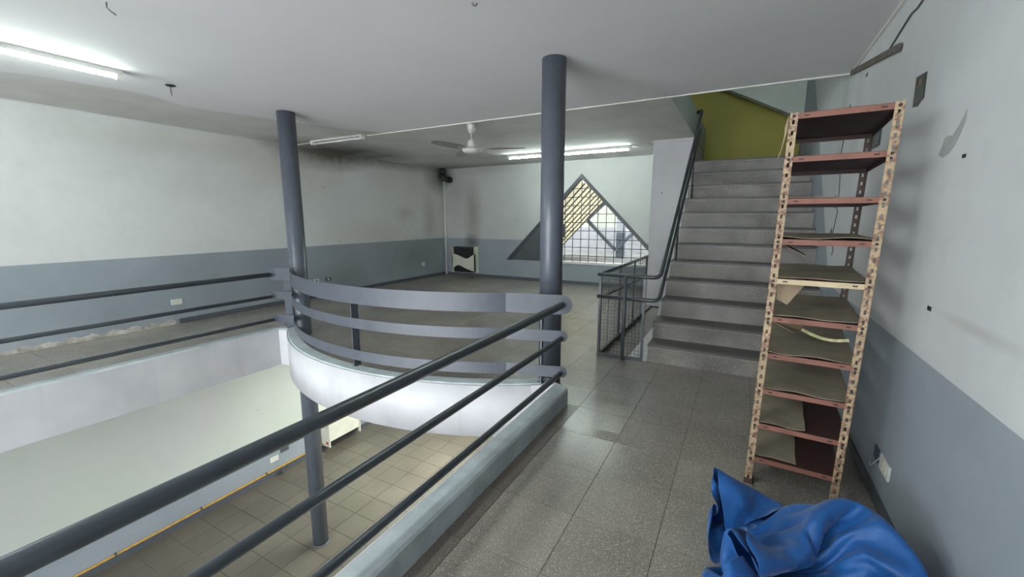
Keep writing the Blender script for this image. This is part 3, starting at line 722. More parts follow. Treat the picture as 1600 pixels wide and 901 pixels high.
# ================================================================ SOCKETS
def socket(wall, a, z, w, h, label, n=2, name='wall_socket', mat=None, hole=False):
    t = thing(name, label, 'socket', (XL, a, z) if wall == 'left' else (XR, a, z), 'electrical wall plates')
    sg = 1 if wall == 'left' else -1; X0 = XL if wall == 'left' else XR
    bm = NB(); box(bm, *sorted((X0, X0+sg*.012)), a-w/2, a+w/2, z-h/2, z+h/2); part('plate', bm, mat or m_whitepl, t, .003)
    for k in range(n):
        c = a+(k-(n-1)/2)*w*.32; bm = NB(); box(bm, *sorted((X0+sg*.011, X0+sg*.015)), c-w*.12, c+w*.12, z-h*.28, z+h*.28); part('module', bm, m_cream if not hole else m_black, t)
    return t
socket('left', 3.14, .34, .145, .085, 'cream double socket on the left wall above the broken baseboard')
socket('left', 8.88, .38, .12, .10, 'small white socket on the left wall towards the far corner', 1)
socket('left', 5.86, .35, .14, .08, 'grey blank socket plate on the left wall behind the bowed railing', 1, mat=m_pipe)
socket('left', 5.58, .35, .12, .07, 'open dark junction box on the left wall behind the bowed railing', 1, mat=m_whitepl, hole=True)
socket('left', 4.38, -2.93, .17, .10, 'white socket low on the lower storey wall', 3)
socket('left', 4.60, -2.83, .17, .10, 'grey blank plate low on the lower storey wall', 0, mat=m_pipe)
socket('left', 3.13, -2.53, .24, .035, 'narrow black slot on the lower storey wall', 0, name='wall_slot', mat=m_black)
ts = socket('right', 2.83, .262, .16, .085, 'cream double socket on the right wall beside the shelving unit', 2)
bm = NB(); tube(bm, [(XR-.008, 2.92, .27), (XR-.02, 2.98, .20), (XR-.02, 3.03, .16), (XR-.012, 3.07, .17)], .002, 5); part('wire', bm, m_whitepl, ts)
bm = NB(); box(bm, XR-.006, XR, 2.955, 3.045, .215, .295); tag(obj('wall_patch', bm, plain('dark_blue_grey', (.07, .08, .11), .6)), 'dark blue-grey patch plate on the right wall beside the socket', 'plate')

# ================================================================ RIGHT WALL ITEMS
# poster: plain dark print with an indistinct figure
po = thing('poster', 'small dark torn-edged poster with an indistinct figure, high on the right wall', 'poster', (XR-.002, 3.2, 2.3))
def pw(name, pts, q, mat, sub=None):
    bm = NB(); prism(bm, [(XR-.001-q, y, z) for y, z in pts], (-.0008, 0, 0)); return part(name, bm, mat, po, sub=sub)
sheet = pw('sheet', [(3.295, 2.375), (3.125, 2.36), (3.115, 2.225), (3.15, 2.22), (3.2, 2.20), (3.29, 2.215)], 0, plain('poster_black', (.025, .023, .024), .35))
pd = plain('poster_grey', (.04, .042, .042), .4, var=.2, scale=40); pk = plain('poster_skin', (.17, .105, .085), .5); pm = plain('poster_maroon', (.07, .022, .028), .5)
pw('figure_coat', [(3.275, 2.225), (3.27, 2.28), (3.245, 2.315), (3.165, 2.32), (3.13, 2.29), (3.125, 2.225)], .001, pd)
pw('figure_face', [(3.225, 2.31), (3.23, 2.345), (3.21, 2.345), (3.185, 2.34), (3.175, 2.335), (3.185, 2.31)], .002, pk)
pw('backdrop', [(3.28, 2.32), (3.28, 2.35), (3.24, 2.355), (3.24, 2.322)], .001, pm)
pw('title_band', [(3.28, 2.352), (3.14, 2.342), (3.14, 2.352), (3.28, 2.363)], .001, pd)
pw('text_band', [(3.25, 2.232), (3.14, 2.232), (3.14, 2.236), (3.25, 2.236)], .0022, plain('poster_text', (.2, .2, .19), .5))
bm = NB(); box(bm, XR-.02, XR, 3.90, 4.18, 2.10, 2.26); tag(obj('dark_rectangle', bm, m_pipe, bevel=.003), 'flat dark grey rectangle on the right wall behind the top shelf', 'box')  # thin dark grey rectangle set against the wall
bm = NB(); bar(bm, (XR-.02, 5.20, 2.93), (XR-.015, 3.66, 2.655), .012, .045, up=(0, 0, 1)); tag(obj('wood_strip', bm, m_wood), 'weathered wooden strip sloping down the right wall from the ceiling corner', 'strip')
bm = NB(); tube(bm, [(XR-.006, 4.12, 2.74), (XR-.007, 3.95, 2.735), (XR-.006, 3.75, 2.77), (XR-.006, 3.55, 2.80), (XR-.005, 3.45, 2.79), (XR-.005, 3.1, 2.83), (XR-.005, 2.6, 2.86), (XR-.005, 1.5, 2.87)], .006, 6)
tag(obj('wall_cable', bm, m_wire), 'dark cable along the top of the right wall above the wooden strip', 'cable')
bm = NB()
for y, z, s_ in ((4.61, 2.75, .018), (4.55, 2.02, .02), (2.60, 1.19, .017), (2.50, 1.855, .012)): box(bm, XR-.003, XR, y-s_*1.2, y+s_*1.2, z-s_*.6, z+s_*.6)
o = obj('trim_12', bm, m_black); o['kind'] = 'structure'; o['label'] = 'small black wall plug holes in the right wall'
bm = NB(); prism(bm, [(XR-.0012, y, z) for y, z in [(2.79, 1.895), (2.76, 1.93), (2.74, 1.965), (2.70, 1.97), (2.66, 1.96), (2.60, 2.00), (2.545, 2.055), (2.54, 2.01), (2.57, 1.96), (2.62, 1.91), (2.67, 1.885), (2.73, 1.875)]], (.001, 0, 0))
o = obj('trim_13', bm, m_patch); o['kind'] = 'structure'; o['label'] = 'bare grey patch where paint came off the right wall'
bm = NB(); pts = []
base = [(5.05, 2.62), (5.08, 2.2), (5.06, 1.82), (5.10, 1.74), (5.22, 1.70), (5.30, 1.76), (5.24, 1.82), (5.10, 1.80), (5.04, 1.66), (5.02, 1.45), (5.12, 1.36), (5.26, 1.38), (5.22, 1.50), (5.08, 1.44), (5.02, 1.30), (4.92, 1.26)]
tube(bm, [(XR-.02-.02*(k % 2), y, z) for k, (y, z) in enumerate(base)], .004, 5); tag(obj('hanging_wire', bm, m_wire), 'thin loose curly wire hanging on the right wall behind the shelving unit', 'wire')

# ================================================================ SHELVING UNIT
SH = thing('shelving_unit', 'tall narrow slotted-angle shelving unit with chipped cream posts and red oxide shelves', 'shelving', (.119, 2.772, 0), rz=radians(-4.0))
SW, SD, SHH = .455, .90, 2.145
LEAN = .022
def shear(bm):
    for v in bm.verts: v.co.x += LEAN*v.co.z; v.co.y -= .010*v.co.z
    return bm
def flange(bm, o, u, w, h, t, nrm, pitch=.054, slot=.022):
    """slotted strip: origin o, width along u, height z, thickness along nrm"""
    u, nrm = Vector(u), Vector(nrm); z = .0; cols = [0, .36*w, .64*w, w]
    def cell(a, b, z0, z1):
        p = [Vector(o)+u*a+Vector((0, 0, z0)), Vector(o)+u*b+Vector((0, 0, z0)), Vector(o)+u*b+Vector((0, 0, z1)), Vector(o)+u*a+Vector((0, 0, z1))]
        prism(bm, p, nrm*t)
    cell(0, cols[1], 0, h); cell(cols[2], w, 0, h); z = 0
    while z < h:
        z1 = min(h, z+pitch-slot); cell(cols[1], cols[2], z, z1); z += pitch
def post(x, y, sx, sy, mat, w=.038, name='post'):
    bm = NB(); flange(bm, (x, y, 0), (sx, 0, 0), w, SHH, .0022, (0, sy, 0)); flange(bm, (x, y, 0), (0, sy, 0), w, SHH, .0022, (sx, 0, 0))
    return obj(name, shear(bm), mat, SH)
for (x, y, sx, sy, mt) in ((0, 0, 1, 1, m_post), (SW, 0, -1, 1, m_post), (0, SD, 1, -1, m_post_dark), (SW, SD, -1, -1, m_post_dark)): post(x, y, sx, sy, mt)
bm = NB(); box(bm, -.002, .042, -.002, .045, 0, .035); obj('rubber_foot', bm, plain('brown_foot', (.07, .035, .03), .7), SH)
zs = [2.125-.2175*i for i in range(10)]
m_bolt = plain('rusty_bolt', (.03, .022, .018), .6)
for i, z in enumerate(zs):
    mt = m_shelf_c if i == 4 else m_shelf
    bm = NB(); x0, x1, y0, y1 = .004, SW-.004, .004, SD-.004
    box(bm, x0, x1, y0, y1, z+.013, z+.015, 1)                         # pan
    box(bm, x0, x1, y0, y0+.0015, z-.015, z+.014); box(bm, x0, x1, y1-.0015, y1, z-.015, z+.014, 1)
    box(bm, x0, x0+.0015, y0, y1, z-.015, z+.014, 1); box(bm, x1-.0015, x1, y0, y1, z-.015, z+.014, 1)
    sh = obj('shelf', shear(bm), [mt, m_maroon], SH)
    for xx in (.075, SW-.075):
        bm = NB(); box(bm, xx-.011, xx+.011, y0-.0008, y0+.0005, z-.004, z+.003); obj('slot_hole', shear(bm), m_bolt, sh)
    for xx in (.019, SW-.019):
        bm = NB(); tube(bm, [(xx, -.006, z), (xx, .004, z)], .008, 8); obj('bolt', shear(bm), m_bolt, sh)
# cardboard sheets lying on the shelves (things of their own)
def rot(x, y, z):
    a = radians(-4.0); x += LEAN*z; y -= .010*z; return (.119+x*cos(a)-y*sin(a), 2.772+x*sin(a)+y*cos(a), z)
def card(i, x0, x1, y0, y1, label, wav=.004, mat=None, seed=0, lift=0, flap=False):
    z = zs[i]+.0165; N_, K = 16, 16; rr = random.Random(seed+i*13); ph = [rr.uniform(0, 6) for _ in range(4)]
    bm = NB(); g = []
    for a in range(N_+1):
        row = []
        for b in range(K+1):
            u, v = a/N_, b/K; ex = .0018*sin(v*17+ph[0])*(u in (0, 1)); ey = .003*sin(u*15+ph[1])*(v in (0, 1))
            h = wav*(1+sin(u*9+ph[2])*sin(v*4+ph[3]))*(.4+abs(v-.5)) + lift*v*(1-v)
            row.append((x0+(x1-x0)*u+ex, y0+(y1-y0)*v+ey, h))
        g.append(row)
    top = [[bm.verts.new(Vector(rot(p[0], p[1], z))+Vector((0, 0, p[2]+.003))) for p in r] for r in g]
    bot = [[bm.verts.new(Vector(rot(p[0], p[1], z))+Vector((0, 0, p[2]))) for p in r] for r in g]
    for a in range(N_):
        for b in range(K):
            f = bm.faces.new((top[a][b], top[a+1][b], top[a+1][b+1], top[a][b+1]))
            f = bm.faces.new((bot[a][b], bot[a][b+1], bot[a+1][b+1], bot[a+1][b]))
    for a in range(N_):
        bm.faces.new((bot[a][0], bot[a+1][0], top[a+1][0], top[a][0])); bm.faces.new((top[a][K], top[a+1][K], bot[a+1][K], bot[a][K]))
    for b in range(K):
        bm.faces.new((top[0][b], top[0][b+1], bot[0][b+1], bot[0][b])); bm.faces.new((bot[N_][b], bot[N_][b+1], top[N_][b+1], top[N_][b]))
    c = Vector(rot((x0+x1)/2, (y0+y1)/2, z)); local(bm, c)
    return tag(obj('cardboard_sheet', bm, mat or m_card, loc=c), label, 'cardboard', 'cardboard sheets on the shelves')
card(2, .01, .25, .01, .5, 'narrow cardboard sheet on the third shelf from the top', .002)
card(3, .006, SW-.02, .008, SD-.02, 'wavy cardboard sheet on the fourth shelf from the top', .008)
card(4, .006, SW-.008, .008, SD-.02, 'cardboard sheet on the cream-fronted fifth shelf', .006)
card(5, .006, SW-.008, .008, SD-.02, 'cardboard sheet on the sixth shelf, just under the cream-fronted one', .006)
card(6, .006, SW-.008, .008, SD-.02, 'cardboard sheet on the seventh shelf, below the bent cream strip', .006)
card(7, .006, SW-.01, .008, SD-.02, 'cardboard sheet covering the whole third shelf from the floor', .006)
card(8, .006, .265, .012, .80, 'half-width cardboard sheet on the second shelf from the floor', .005)
card(9, .006, .245, .03, .80, 'half-width cardboard sheet on the bottom shelf', .003)
# loose flaps of card hanging on the left under the shelves
def flap(pts, label):
    p = [Vector(rot(*q)) for q in pts]; n = (p[1]-p[0]).cross(p[2]-p[0]).normalized()*.003
    bm = NB(); prism(bm, p, n); c = p[0].copy(); local(bm, c); tag(obj('cardboard_flap', bm, m_card2, loc=c), label, 'cardboard', 'cardboard flaps hanging from the shelves')
z = zs[3]; flap([(.045, .03, z-.02), (.16, .12, z-.085), (.15, .22, z-.075), (.05, .25, z-.02)], 'bent cardboard flap hanging under the fourth shelf at the left post')
z = zs[4]; flap([(.04, .05, z-.02), (.175, .10, z-.02), (.10, .07, z-.14), (.045, .06, z-.11)], 'square cardboard flap hanging under the cream-fronted shelf at the left post')
z = zs[5]; flap([(.04, .04, z-.02), (.15, .10, z-.09), (.19, .22, z-.10), (.20, .24, z-.02), (.05, .20, z-.02)], 'triangular cardboard flap hanging under the sixth shelf at the left post')
# paper scraps stuck on the outside of the left post
bm = NB(); p = [Vector(rot(-.004, .01, q)) for q in (2.14, 2.08, 1.99, 1.90)]
prism(bm, [p[0], p[1]+Vector((-.012, 0, 0)), p[2]+Vector((-.01, 0, 0)), p[3]+Vector((-.035, 0, 0)), p[3]+Vector((-.02, 0, .03)), p[1]+Vector((0, 0, -.02))], (0, .002, 0))
tag(obj('paper_scrap', bm, m_card2), 'torn strip of old tape on the outside of the left front post', 'tape')
# bent cream strip and glass strip on the seventh shelf
z = zs[5]-.075; bm = NB(); q = [Vector(rot(.19+.22*t, .16+.02*sin(t*pi)-.0*t, z-.035*sin(pi*t*.9)-.02*t)) for t in [k/16 for k in range(17)]]
for a, b in zip(q, q[1:]): bar(bm, a, b+(b-a)*.05, .004, .017)
c = q[8].copy(); local(bm, c); tag(obj('bent_strip', bm, plain('cream_yellow_strip', (.50, .45, .24), .5, var=.2, scale=40), loc=c), 'curved cream plastic strip sagging under the sixth shelf', 'strip')
bm = NB(); a, b = Vector(rot(.20, .30, z+.03)), Vector(rot(.47, .30, z+.0)); prism(bm, [a, b, b+Vector((0, 0, .05)), a+Vector((0, 0, .05))], (0, .004, 0))
m_clear = M('frosted_clear_plastic', .3); m_clear.color((.55, .58, .60)); m_clear.put(m_clear.b.inputs['Alpha'], .45)
tag(obj('clear_sheet', bm, m_clear.m), 'clear plastic sheet strip sticking out under the sixth shelf', 'plastic sheet')

# ================================================================ BLUE TARPAULIN
TARP_LOC = (.36, 1.90, 0)
def TARP_XF(v): return (v[0]*1.06, v[1]*1.14, max(.004, v[2]*1.45))
# draped cloth heap: square sheet of grid points, x y z in millimetres
CLOTH = [15,-249,12,64,-241,23,116,-231,17,170,-224,20,221,-225,20,274,-228,18,310,-212,48,340,-208,17,357,-210,18,378,-216,39,350,-209,83,302,-201,55,243,-205,45,186,-190,32,127,-172,22,
74,-157,16,18,-157,15,-28,-173,13,-74,-169,13,-112,-163,13,-147,-156,14,-182,-148,17,-217,-138,18,-244,-110,16,-235,-78,14,-206,-63,14,-171,-56,14,-139,-35,16,-101,-28,16,-60,-19,18,
-13,-10,15,33,-29,15,56,-72,20,96,-103,15,135,-135,20,174,-155,45,217,-169,61,259,-172,48,239,-139,48,256,-141,14,214,-136,21,179,-105,21,147,-69,14,117,-40,35,73,-33,16,
31,-11,16,-6,5,14,-47,5,19,-81,22,16,-109,42,19,-139,63,21,-169,84,24,-198,107,31,-201,142,43,-224,155,16,-209,183,16,-174,196,32,-141,214,16,-106,233,13,-72,253,12,
-37,274,13,-4,293,13,31,312,10,60,333,17,90,344,33,122,361,38,148,360,14,185,360,15,220,369,14,225,406,17,249,438,30,254,418,45,24,-269,12,73,-261,23,124,-251,15,
178,-243,16,225,-242,33,277,-244,33,319,-230,53,335,-229,16,353,-231,14,357,-211,35,350,-230,84,302,-201,75,250,-187,52,194,-173,43,134,-161,40,80,-157,38,27,-151,33,-14,-152,12,
-60,-151,12,-97,-146,19,-131,-138,14,-166,-129,15,-201,-119,19,-233,-106,37,-224,-77,36,-195,-58,36,-159,-52,35,-124,-52,24,-87,-43,28,-46,-38,21,-2,-31,14,42,-31,36,75,-60,17,
113,-92,25,152,-121,20,193,-147,37,226,-153,70,268,-162,64,257,-128,53,261,-155,31,231,-124,25,198,-96,14,167,-60,16,133,-30,22,87,-18,27,42,-9,36,6,10,34,-29,20,16,
-64,37,15,-92,49,32,-121,70,35,-148,94,31,-177,114,39,-210,122,53,-204,141,20,-189,168,16,-153,183,28,-120,202,16,-85,222,14,-51,242,13,-16,262,14,18,281,13,51,301,12,
83,321,14,113,337,25,143,348,40,160,377,28,196,379,25,230,377,34,248,402,15,272,434,27,275,425,51,32,-289,11,81,-281,22,132,-272,15,185,-264,16,234,-257,21,277,-257,50,
323,-251,54,329,-250,16,344,-246,26,366,-230,32,342,-247,72,299,-218,63,249,-192,74,194,-181,64,137,-178,55,86,-176,46,35,-174,37,-4,-151,35,-41,-137,18,-78,-128,21,-113,-120,20,
-148,-112,22,-184,-103,28,-215,-105,53,-205,-75,49,-177,-76,32,-143,-70,45,-107,-60,40,-73,-62,25,-33,-57,18,11,-50,14,46,-50,48,90,-60,35,129,-81,14,163,-107,34,207,-131,37,
240,-137,68,278,-152,79,278,-125,52,277,-142,20,249,-110,26,216,-83,14,181,-59,34,141,-39,42,101,-15,45,60,6,39,24,17,22,-12,36,16,-47,52,16,-73,61,37,-102,81,39,
-131,101,45,-162,114,57,-191,133,65,-184,130,28,-169,153,16,-132,170,22,-98,190,13,-64,209,13,-29,229,14,5,249,14,39,269,15,73,289,14,103,306,19,133,325,31,159,346,21,
174,366,45,203,387,47,234,400,38,268,399,26,294,430,24,298,424,49,38,-311,12,88,-302,20,139,-292,16,192,-284,16,241,-278,19,282,-278,48,328,-273,50,336,-272,16,351,-262,15,
372,-251,30,334,-263,63,300,-227,81,247,-212,75,193,-201,67,145,-194,40,98,-182,27,49,-174,17,7,-173,28,-32,-158,26,-67,-148,31,-101,-138,36,-138,-132,35,-176,-125,38,-194,-104,68,
-182,-78,60,-157,-90,39,-123,-78,30,-89,-78,46,-54,-72,37,-19,-77,18,24,-70,15,52,-73,54,94,-83,38,139,-71,31,175,-96,47,220,-113,36,254,-120,66,289,-134,86,299,-125,49,
292,-129,17,264,-97,18,233,-70,17,196,-45,28,159,-25,43,119,-1,40,77,12,24,41,32,26,4,50,24,-30,67,15,-62,77,25,-84,92,49,-114,107,60,-143,124,67,-172,142,75,
-164,131,41,-150,139,17,-113,158,13,-77,178,13,-44,197,20,-9,216,19,25,236,16,59,256,17,93,276,15,122,293,25,151,315,18,169,335,40,194,359,34,222,373,51,251,391,53,
281,404,44,311,415,21,319,418,45,46,-333,13,95,-322,15,147,-313,16,198,-305,21,246,-299,17,288,-298,43,334,-293,50,343,-293,16,358,-282,16,375,-271,35,348,-266,81,296,-248,81,
246,-232,65,195,-222,59,142,-212,51,102,-204,27,56,-196,17,15,-191,16,-22,-181,26,-58,-172,27,-92,-162,29,-128,-153,27,-159,-141,48,-171,-109,74,-159,-82,67,-138,-100,49,-105,-95,33,
-73,-80,26,-41,-95,37,-3,-93,29,37,-90,15,62,-94,54,104,-79,57,147,-60,49,185,-82,37,232,-95,34,270,-107,55,304,-116,78,318,-134,47,308,-114,16,281,-85,26,250,-58,25,
215,-35,38,177,-12,33,134,4,23,93,25,14,57,44,14,19,63,14,-15,82,22,-47,94,18,-76,107,35,-98,123,56,-125,138,70,-154,156,76,-165,154,42,-137,146,35,-95,151,27,
-58,164,19,-25,184,15,9,204,14,44,222,17,77,242,14,111,262,19,141,282,16,165,303,34,185,329,24,213,345,37,242,360,51,269,378,58,295,386,39,325,397,19,336,403,41,
53,-352,14,102,-343,17,153,-333,21,204,-325,16,251,-320,16,294,-319,39,338,-314,47,350,-314,16,365,-303,16,377,-292,40,341,-285,77,291,-270,76,245,-251,57,197,-238,45,148,-228,36,
103,-223,41,62,-219,24,23,-214,16,-13,-202,14,-48,-193,16,-83,-185,20,-120,-179,30,-135,-146,51,-148,-115,79,-138,-89,79,-117,-108,60,-86,-94,48,-63,-101,20,-27,-103,18,9,-113,29,
48,-110,16,77,-110,50,118,-95,49,157,-75,63,200,-81,52,244,-76,36,284,-93,48,318,-103,69,336,-123,43,323,-99,16,294,-70,16,268,-45,31,230,-24,24,192,-4,18,151,18,16,
110,41,14,73,59,19,35,78,20,-1,97,16,-33,110,16,-64,124,26,-93,136,39,-112,154,60,-138,172,73,-158,175,45,-130,168,36,-89,173,29,-50,179,33,-12,184,32,26,191,24,
61,207,15,95,228,13,129,248,15,155,270,29,179,297,18,206,320,18,233,334,33,261,348,47,287,364,60,309,368,36,339,380,18,348,385,39,61,-373,15,109,-364,19,159,-354,14,
210,-346,13,256,-341,16,300,-339,34,342,-335,44,357,-334,16,372,-323,16,377,-314,44,336,-306,75,288,-289,68,243,-272,49,197,-260,39,149,-250,32,107,-244,34,65,-236,40,30,-231,31,
-6,-224,23,-40,-218,15,-75,-209,16,-98,-186,39,-111,-147,49,-125,-122,83,-119,-94,90,-96,-112,71,-65,-103,53,-54,-120,27,-20,-126,20,18,-133,16,59,-130,16,94,-114,36,130,-110,59,
170,-91,70,211,-74,69,252,-60,49,295,-73,50,332,-90,59,354,-110,37,336,-82,16,308,-56,27,280,-32,16,246,-8,25,208,12,16,167,34,16,126,55,22,88,74,15,50,94,18,
13,113,21,-19,127,17,-50,141,28,-78,152,43,-105,170,46,-123,188,67,-151,196,48,-126,190,35,-84,195,28,-46,200,34,-8,205,34,30,210,34,69,216,33,107,222,28,144,235,22,
172,259,19,198,285,13,224,310,15,252,329,22,280,341,37,302,347,60,324,352,37,351,362,16,361,367,37,68,-394,17,117,-384,15,166,-375,14,216,-368,14,262,-363,14,306,-358,25,
346,-356,40,363,-354,15,379,-345,17,375,-336,46,330,-327,71,284,-310,60,241,-293,41,195,-282,37,150,-273,34,110,-265,42,70,-260,40,38,-255,30,2,-247,23,-31,-240,13,-61,-227,26,
-74,-190,37,-87,-149,48,-103,-123,84,-100,-99,103,-75,-104,78,-45,-116,59,-40,-139,34,-9,-128,41,27,-136,38,66,-141,34,108,-130,30,144,-115,44,182,-108,66,223,-91,68,261,-64,65,
304,-56,59,330,-81,41,367,-92,39,350,-66,14,323,-40,27,292,-19,29,261,7,16,224,28,16,183,50,16,141,72,22,103,90,12,63,111,15,26,129,15,-6,145,20,-35,153,38,
-63,168,46,-91,185,43,-112,204,58,-143,216,51,-123,212,31,-82,216,27,-43,222,28,-6,227,32,32,231,31,70,236,29,109,242,30,147,248,39,183,258,37,216,273,23,242,294,14,
269,316,15,293,324,37,315,329,60,338,336,39,363,344,15,371,348,35,76,-415,21,124,-406,17,173,-396,14,222,-389,16,266,-384,19,311,-379,20,350,-378,37,369,-375,15,384,-365,22,
373,-357,50,325,-348,67,280,-330,53,238,-314,36,194,-304,40,150,-295,36,112,-288,43,75,-282,35,42,-277,29,9,-270,21,-24,-264,18,-38,-233,32,-50,-193,37,-64,-149,46,-83,-122,79,
-93,-123,106,-65,-125,84,-33,-134,66,-26,-158,41,3,-143,52,37,-132,57,75,-127,49,113,-145,44,154,-134,41,194,-119,52,233,-100,53,274,-80,61,314,-69,73,340,-62,42,377,-73,45,
365,-50,15,334,-24,16,307,-3,28,272,20,31,239,44,19,198,67,17,155,88,22,117,108,13,76,128,13,38,146,21,6,161,28,-24,170,47,-52,186,50,-78,203,43,-105,219,45,
-133,236,51,-123,233,27,-82,238,28,-43,243,27,-6,248,28,31,252,31,69,256,34,107,264,34,146,269,43,182,275,49,203,291,27,239,306,29,269,299,25,289,308,51,319,317,42,
350,317,40,371,324,14,380,329,33,85,-434,16,132,-426,23,180,-417,21,227,-410,14,271,-404,13,314,-400,16,352,-399,34,376,-396,16,386,-385,29,368,-377,54,319,-367,59,278,-348,40,
234,-334,30,191,-325,32,150,-317,40,114,-311,43,79,-305,33,48,-299,27,16,-294,19,-7,-275,32,-16,-238,38,-27,-195,34,-42,-157,53,-80,-142,78,-97,-143,100,-60,-148,88,-24,-152,76,
-14,-174,50,18,-160,55,50,-149,51,85,-140,63,126,-132,57,162,-149,54,204,-134,57,239,-111,69,281,-94,75,324,-87,75,345,-54,62,382,-54,52,377,-32,19,346,-7,22,318,13,16,
287,36,29,250,59,31,210,82,27,168,105,16,129,126,13,88,147,13,49,165,24,17,174,41,-14,188,53,-43,204,54,-67,222,44,-94,237,44,-122,254,48,-122,253,20,-82,260,24,
-45,265,27,-8,269,28,28,273,28,66,276,29,103,283,42,142,289,50,180,295,53,208,311,35,237,292,47,269,278,33,294,301,28,324,304,26,352,297,34,378,303,17,386,309,33,
93,-455,15,139,-445,15,186,-434,13,232,-432,19,273,-426,14,316,-422,16,352,-420,31,382,-417,23,385,-403,37,360,-397,57,312,-385,49,272,-367,32,229,-355,27,189,-346,29,150,-339,37,
116,-334,41,85,-327,29,54,-320,26,24,-313,30,15,-281,36,7,-244,39,-5,-203,41,-40,-175,60,-88,-160,67,-95,-165,92,-57,-170,91,-19,-172,83,0,-189,56,29,-178,50,62,-167,57,
98,-157,58,135,-145,72,171,-131,63,209,-146,77,246,-125,87,286,-102,94,321,-77,91,353,-54,82,379,-35,62,383,-14,29,357,9,14,330,29,19,296,51,17,264,76,29,223,98,20,
180,122,14,140,144,14,98,165,18,59,181,34,27,191,49,-6,207,52,-36,221,45,-59,239,54,-86,251,56,-105,261,37,-123,275,19,-83,280,19,-47,285,24,-11,290,28,25,294,25,
63,296,27,101,302,34,140,309,41,176,316,48,216,323,49,249,310,52,272,281,54,294,281,28,323,285,16,352,286,16,381,283,17,386,288,36,100,-458,35,146,-459,27,191,-456,15,
236,-451,15,275,-447,18,314,-441,26,353,-441,25,384,-435,34,383,-422,49,347,-416,57,308,-399,33,265,-386,37,224,-376,29,186,-368,28,150,-360,31,119,-356,38,88,-351,31,59,-346,28,
45,-320,41,37,-287,41,29,-249,43,-2,-223,53,-44,-198,50,-91,-179,58,-94,-185,84,-55,-190,83,-16,-193,79,19,-189,67,43,-196,43,72,-186,59,107,-175,66,145,-162,61,169,-138,81,
207,-124,73,237,-109,98,275,-85,98,309,-59,93,341,-36,81,370,-17,68,385,4,39,352,18,32,343,47,16,309,68,14,276,92,23,235,116,22,193,140,14,151,162,16,108,182,26,
70,195,46,35,211,51,1,227,49,-28,241,43,-55,254,41,-82,266,42,-109,277,49,-121,293,31,-86,301,22,-50,306,23,-15,311,24,20,315,22,61,317,25,96,323,36,134,326,52,
172,327,65,211,321,71,248,310,73,280,299,63,306,283,44,323,266,25,352,268,27,382,262,17,383,266,37,106,-441,46,149,-439,33,194,-440,28,236,-449,34,274,-457,37,312,-460,37,
349,-458,39,381,-453,48,383,-438,61,344,-432,43,299,-418,32,258,-404,28,219,-396,34,184,-389,29,149,-382,28,122,-378,38,92,-373,32,71,-358,43,66,-327,41,59,-292,45,36,-264,57,
-3,-241,62,-45,-217,47,-94,-199,49,-93,-204,74,-54,-201,66,-15,-198,61,21,-209,63,52,-214,50,84,-206,58,118,-194,68,150,-173,79,181,-153,94,195,-115,85,231,-96,83,270,-74,83,
298,-44,85,329,-27,67,357,-5,56,386,19,52,360,37,34,332,53,33,322,85,14,286,107,13,246,133,16,203,158,14,162,179,22,119,195,39,78,214,48,42,231,48,8,247,45,
-21,261,41,-48,274,40,-74,285,41,-101,296,51,-121,311,44,-83,309,42,-52,320,38,-18,322,40,17,318,38,52,328,39,90,322,55,128,315,69,166,307,71,206,299,75,242,290,66,
276,280,70,307,269,61,331,259,43,345,250,19,375,243,20,382,245,38,114,-427,61,154,-422,43,199,-426,41,238,-432,47,273,-441,51,307,-453,57,338,-467,56,371,-467,62,376,-453,73,
333,-446,53,289,-434,42,251,-425,30,214,-415,32,181,-410,33,150,-403,33,122,-399,32,97,-390,46,92,-363,48,88,-330,46,67,-306,59,35,-284,66,-4,-261,54,-50,-238,42,-98,-218,40,
-90,-224,64,-51,-222,59,-11,-217,71,22,-230,63,55,-225,68,85,-212,79,115,-196,89,142,-168,99,168,-139,102,194,-108,102,225,-83,96,257,-58,82,286,-30,75,316,-15,55,343,8,47,
374,19,70,362,49,50,341,71,40,308,87,31,298,125,20,257,151,16,214,175,21,172,196,29,128,214,40,86,235,47,49,251,50,14,266,52,-16,277,55,-43,287,57,-70,293,62,
-94,305,64,-116,320,65,-80,323,59,-51,307,53,-20,317,61,15,311,59,45,307,38,82,302,58,123,294,64,161,286,74,200,283,63,235,270,68,268,260,73,294,252,53,316,248,32,
338,231,24,367,223,24,362,235,38,125,-419,78,158,-438,56,196,-426,64,234,-437,66,265,-449,68,297,-460,71,328,-468,74,357,-478,75,362,-464,86,322,-443,71,281,-427,61,249,-410,45,
215,-413,53,185,-408,54,154,-408,54,137,-390,47,114,-393,62,113,-368,53,93,-346,62,66,-324,70,35,-303,55,-7,-281,45,-51,-256,30,-100,-238,31,-85,-239,52,-43,-242,59,-12,-236,81,
24,-243,79,51,-225,89,77,-203,96,103,-178,90,130,-150,94,157,-123,91,185,-95,90,212,-66,88,244,-47,68,273,-21,60,302,-1,46,330,17,61,361,24,85,360,58,69,337,78,59,
304,90,50,301,129,40,266,159,34,220,181,40,177,199,49,130,216,59,86,231,67,48,244,69,11,255,70,-21,265,71,-48,274,72,-73,282,74,-99,288,65,-114,302,78,-82,312,81,
-52,298,74,-20,302,76,5,295,52,39,287,41,77,281,57,118,273,64,157,266,67,197,262,60,233,260,49,265,247,57,295,234,63,321,244,53,335,223,42,360,207,36,370,218,47,
123,-441,78,164,-452,70,195,-440,48,229,-454,52,259,-464,54,290,-470,54,317,-484,63,337,-484,86,339,-467,92,319,-425,85,287,-406,60,250,-403,64,217,-397,63,190,-391,62,167,-392,46,
151,-378,58,133,-390,73,119,-367,73,86,-368,68,68,-340,55,30,-323,46,-8,-298,32,-51,-274,43,-96,-258,22,-77,-258,43,-43,-262,63,-13,-255,92,15,-231,95,40,-208,96,65,-186,88,
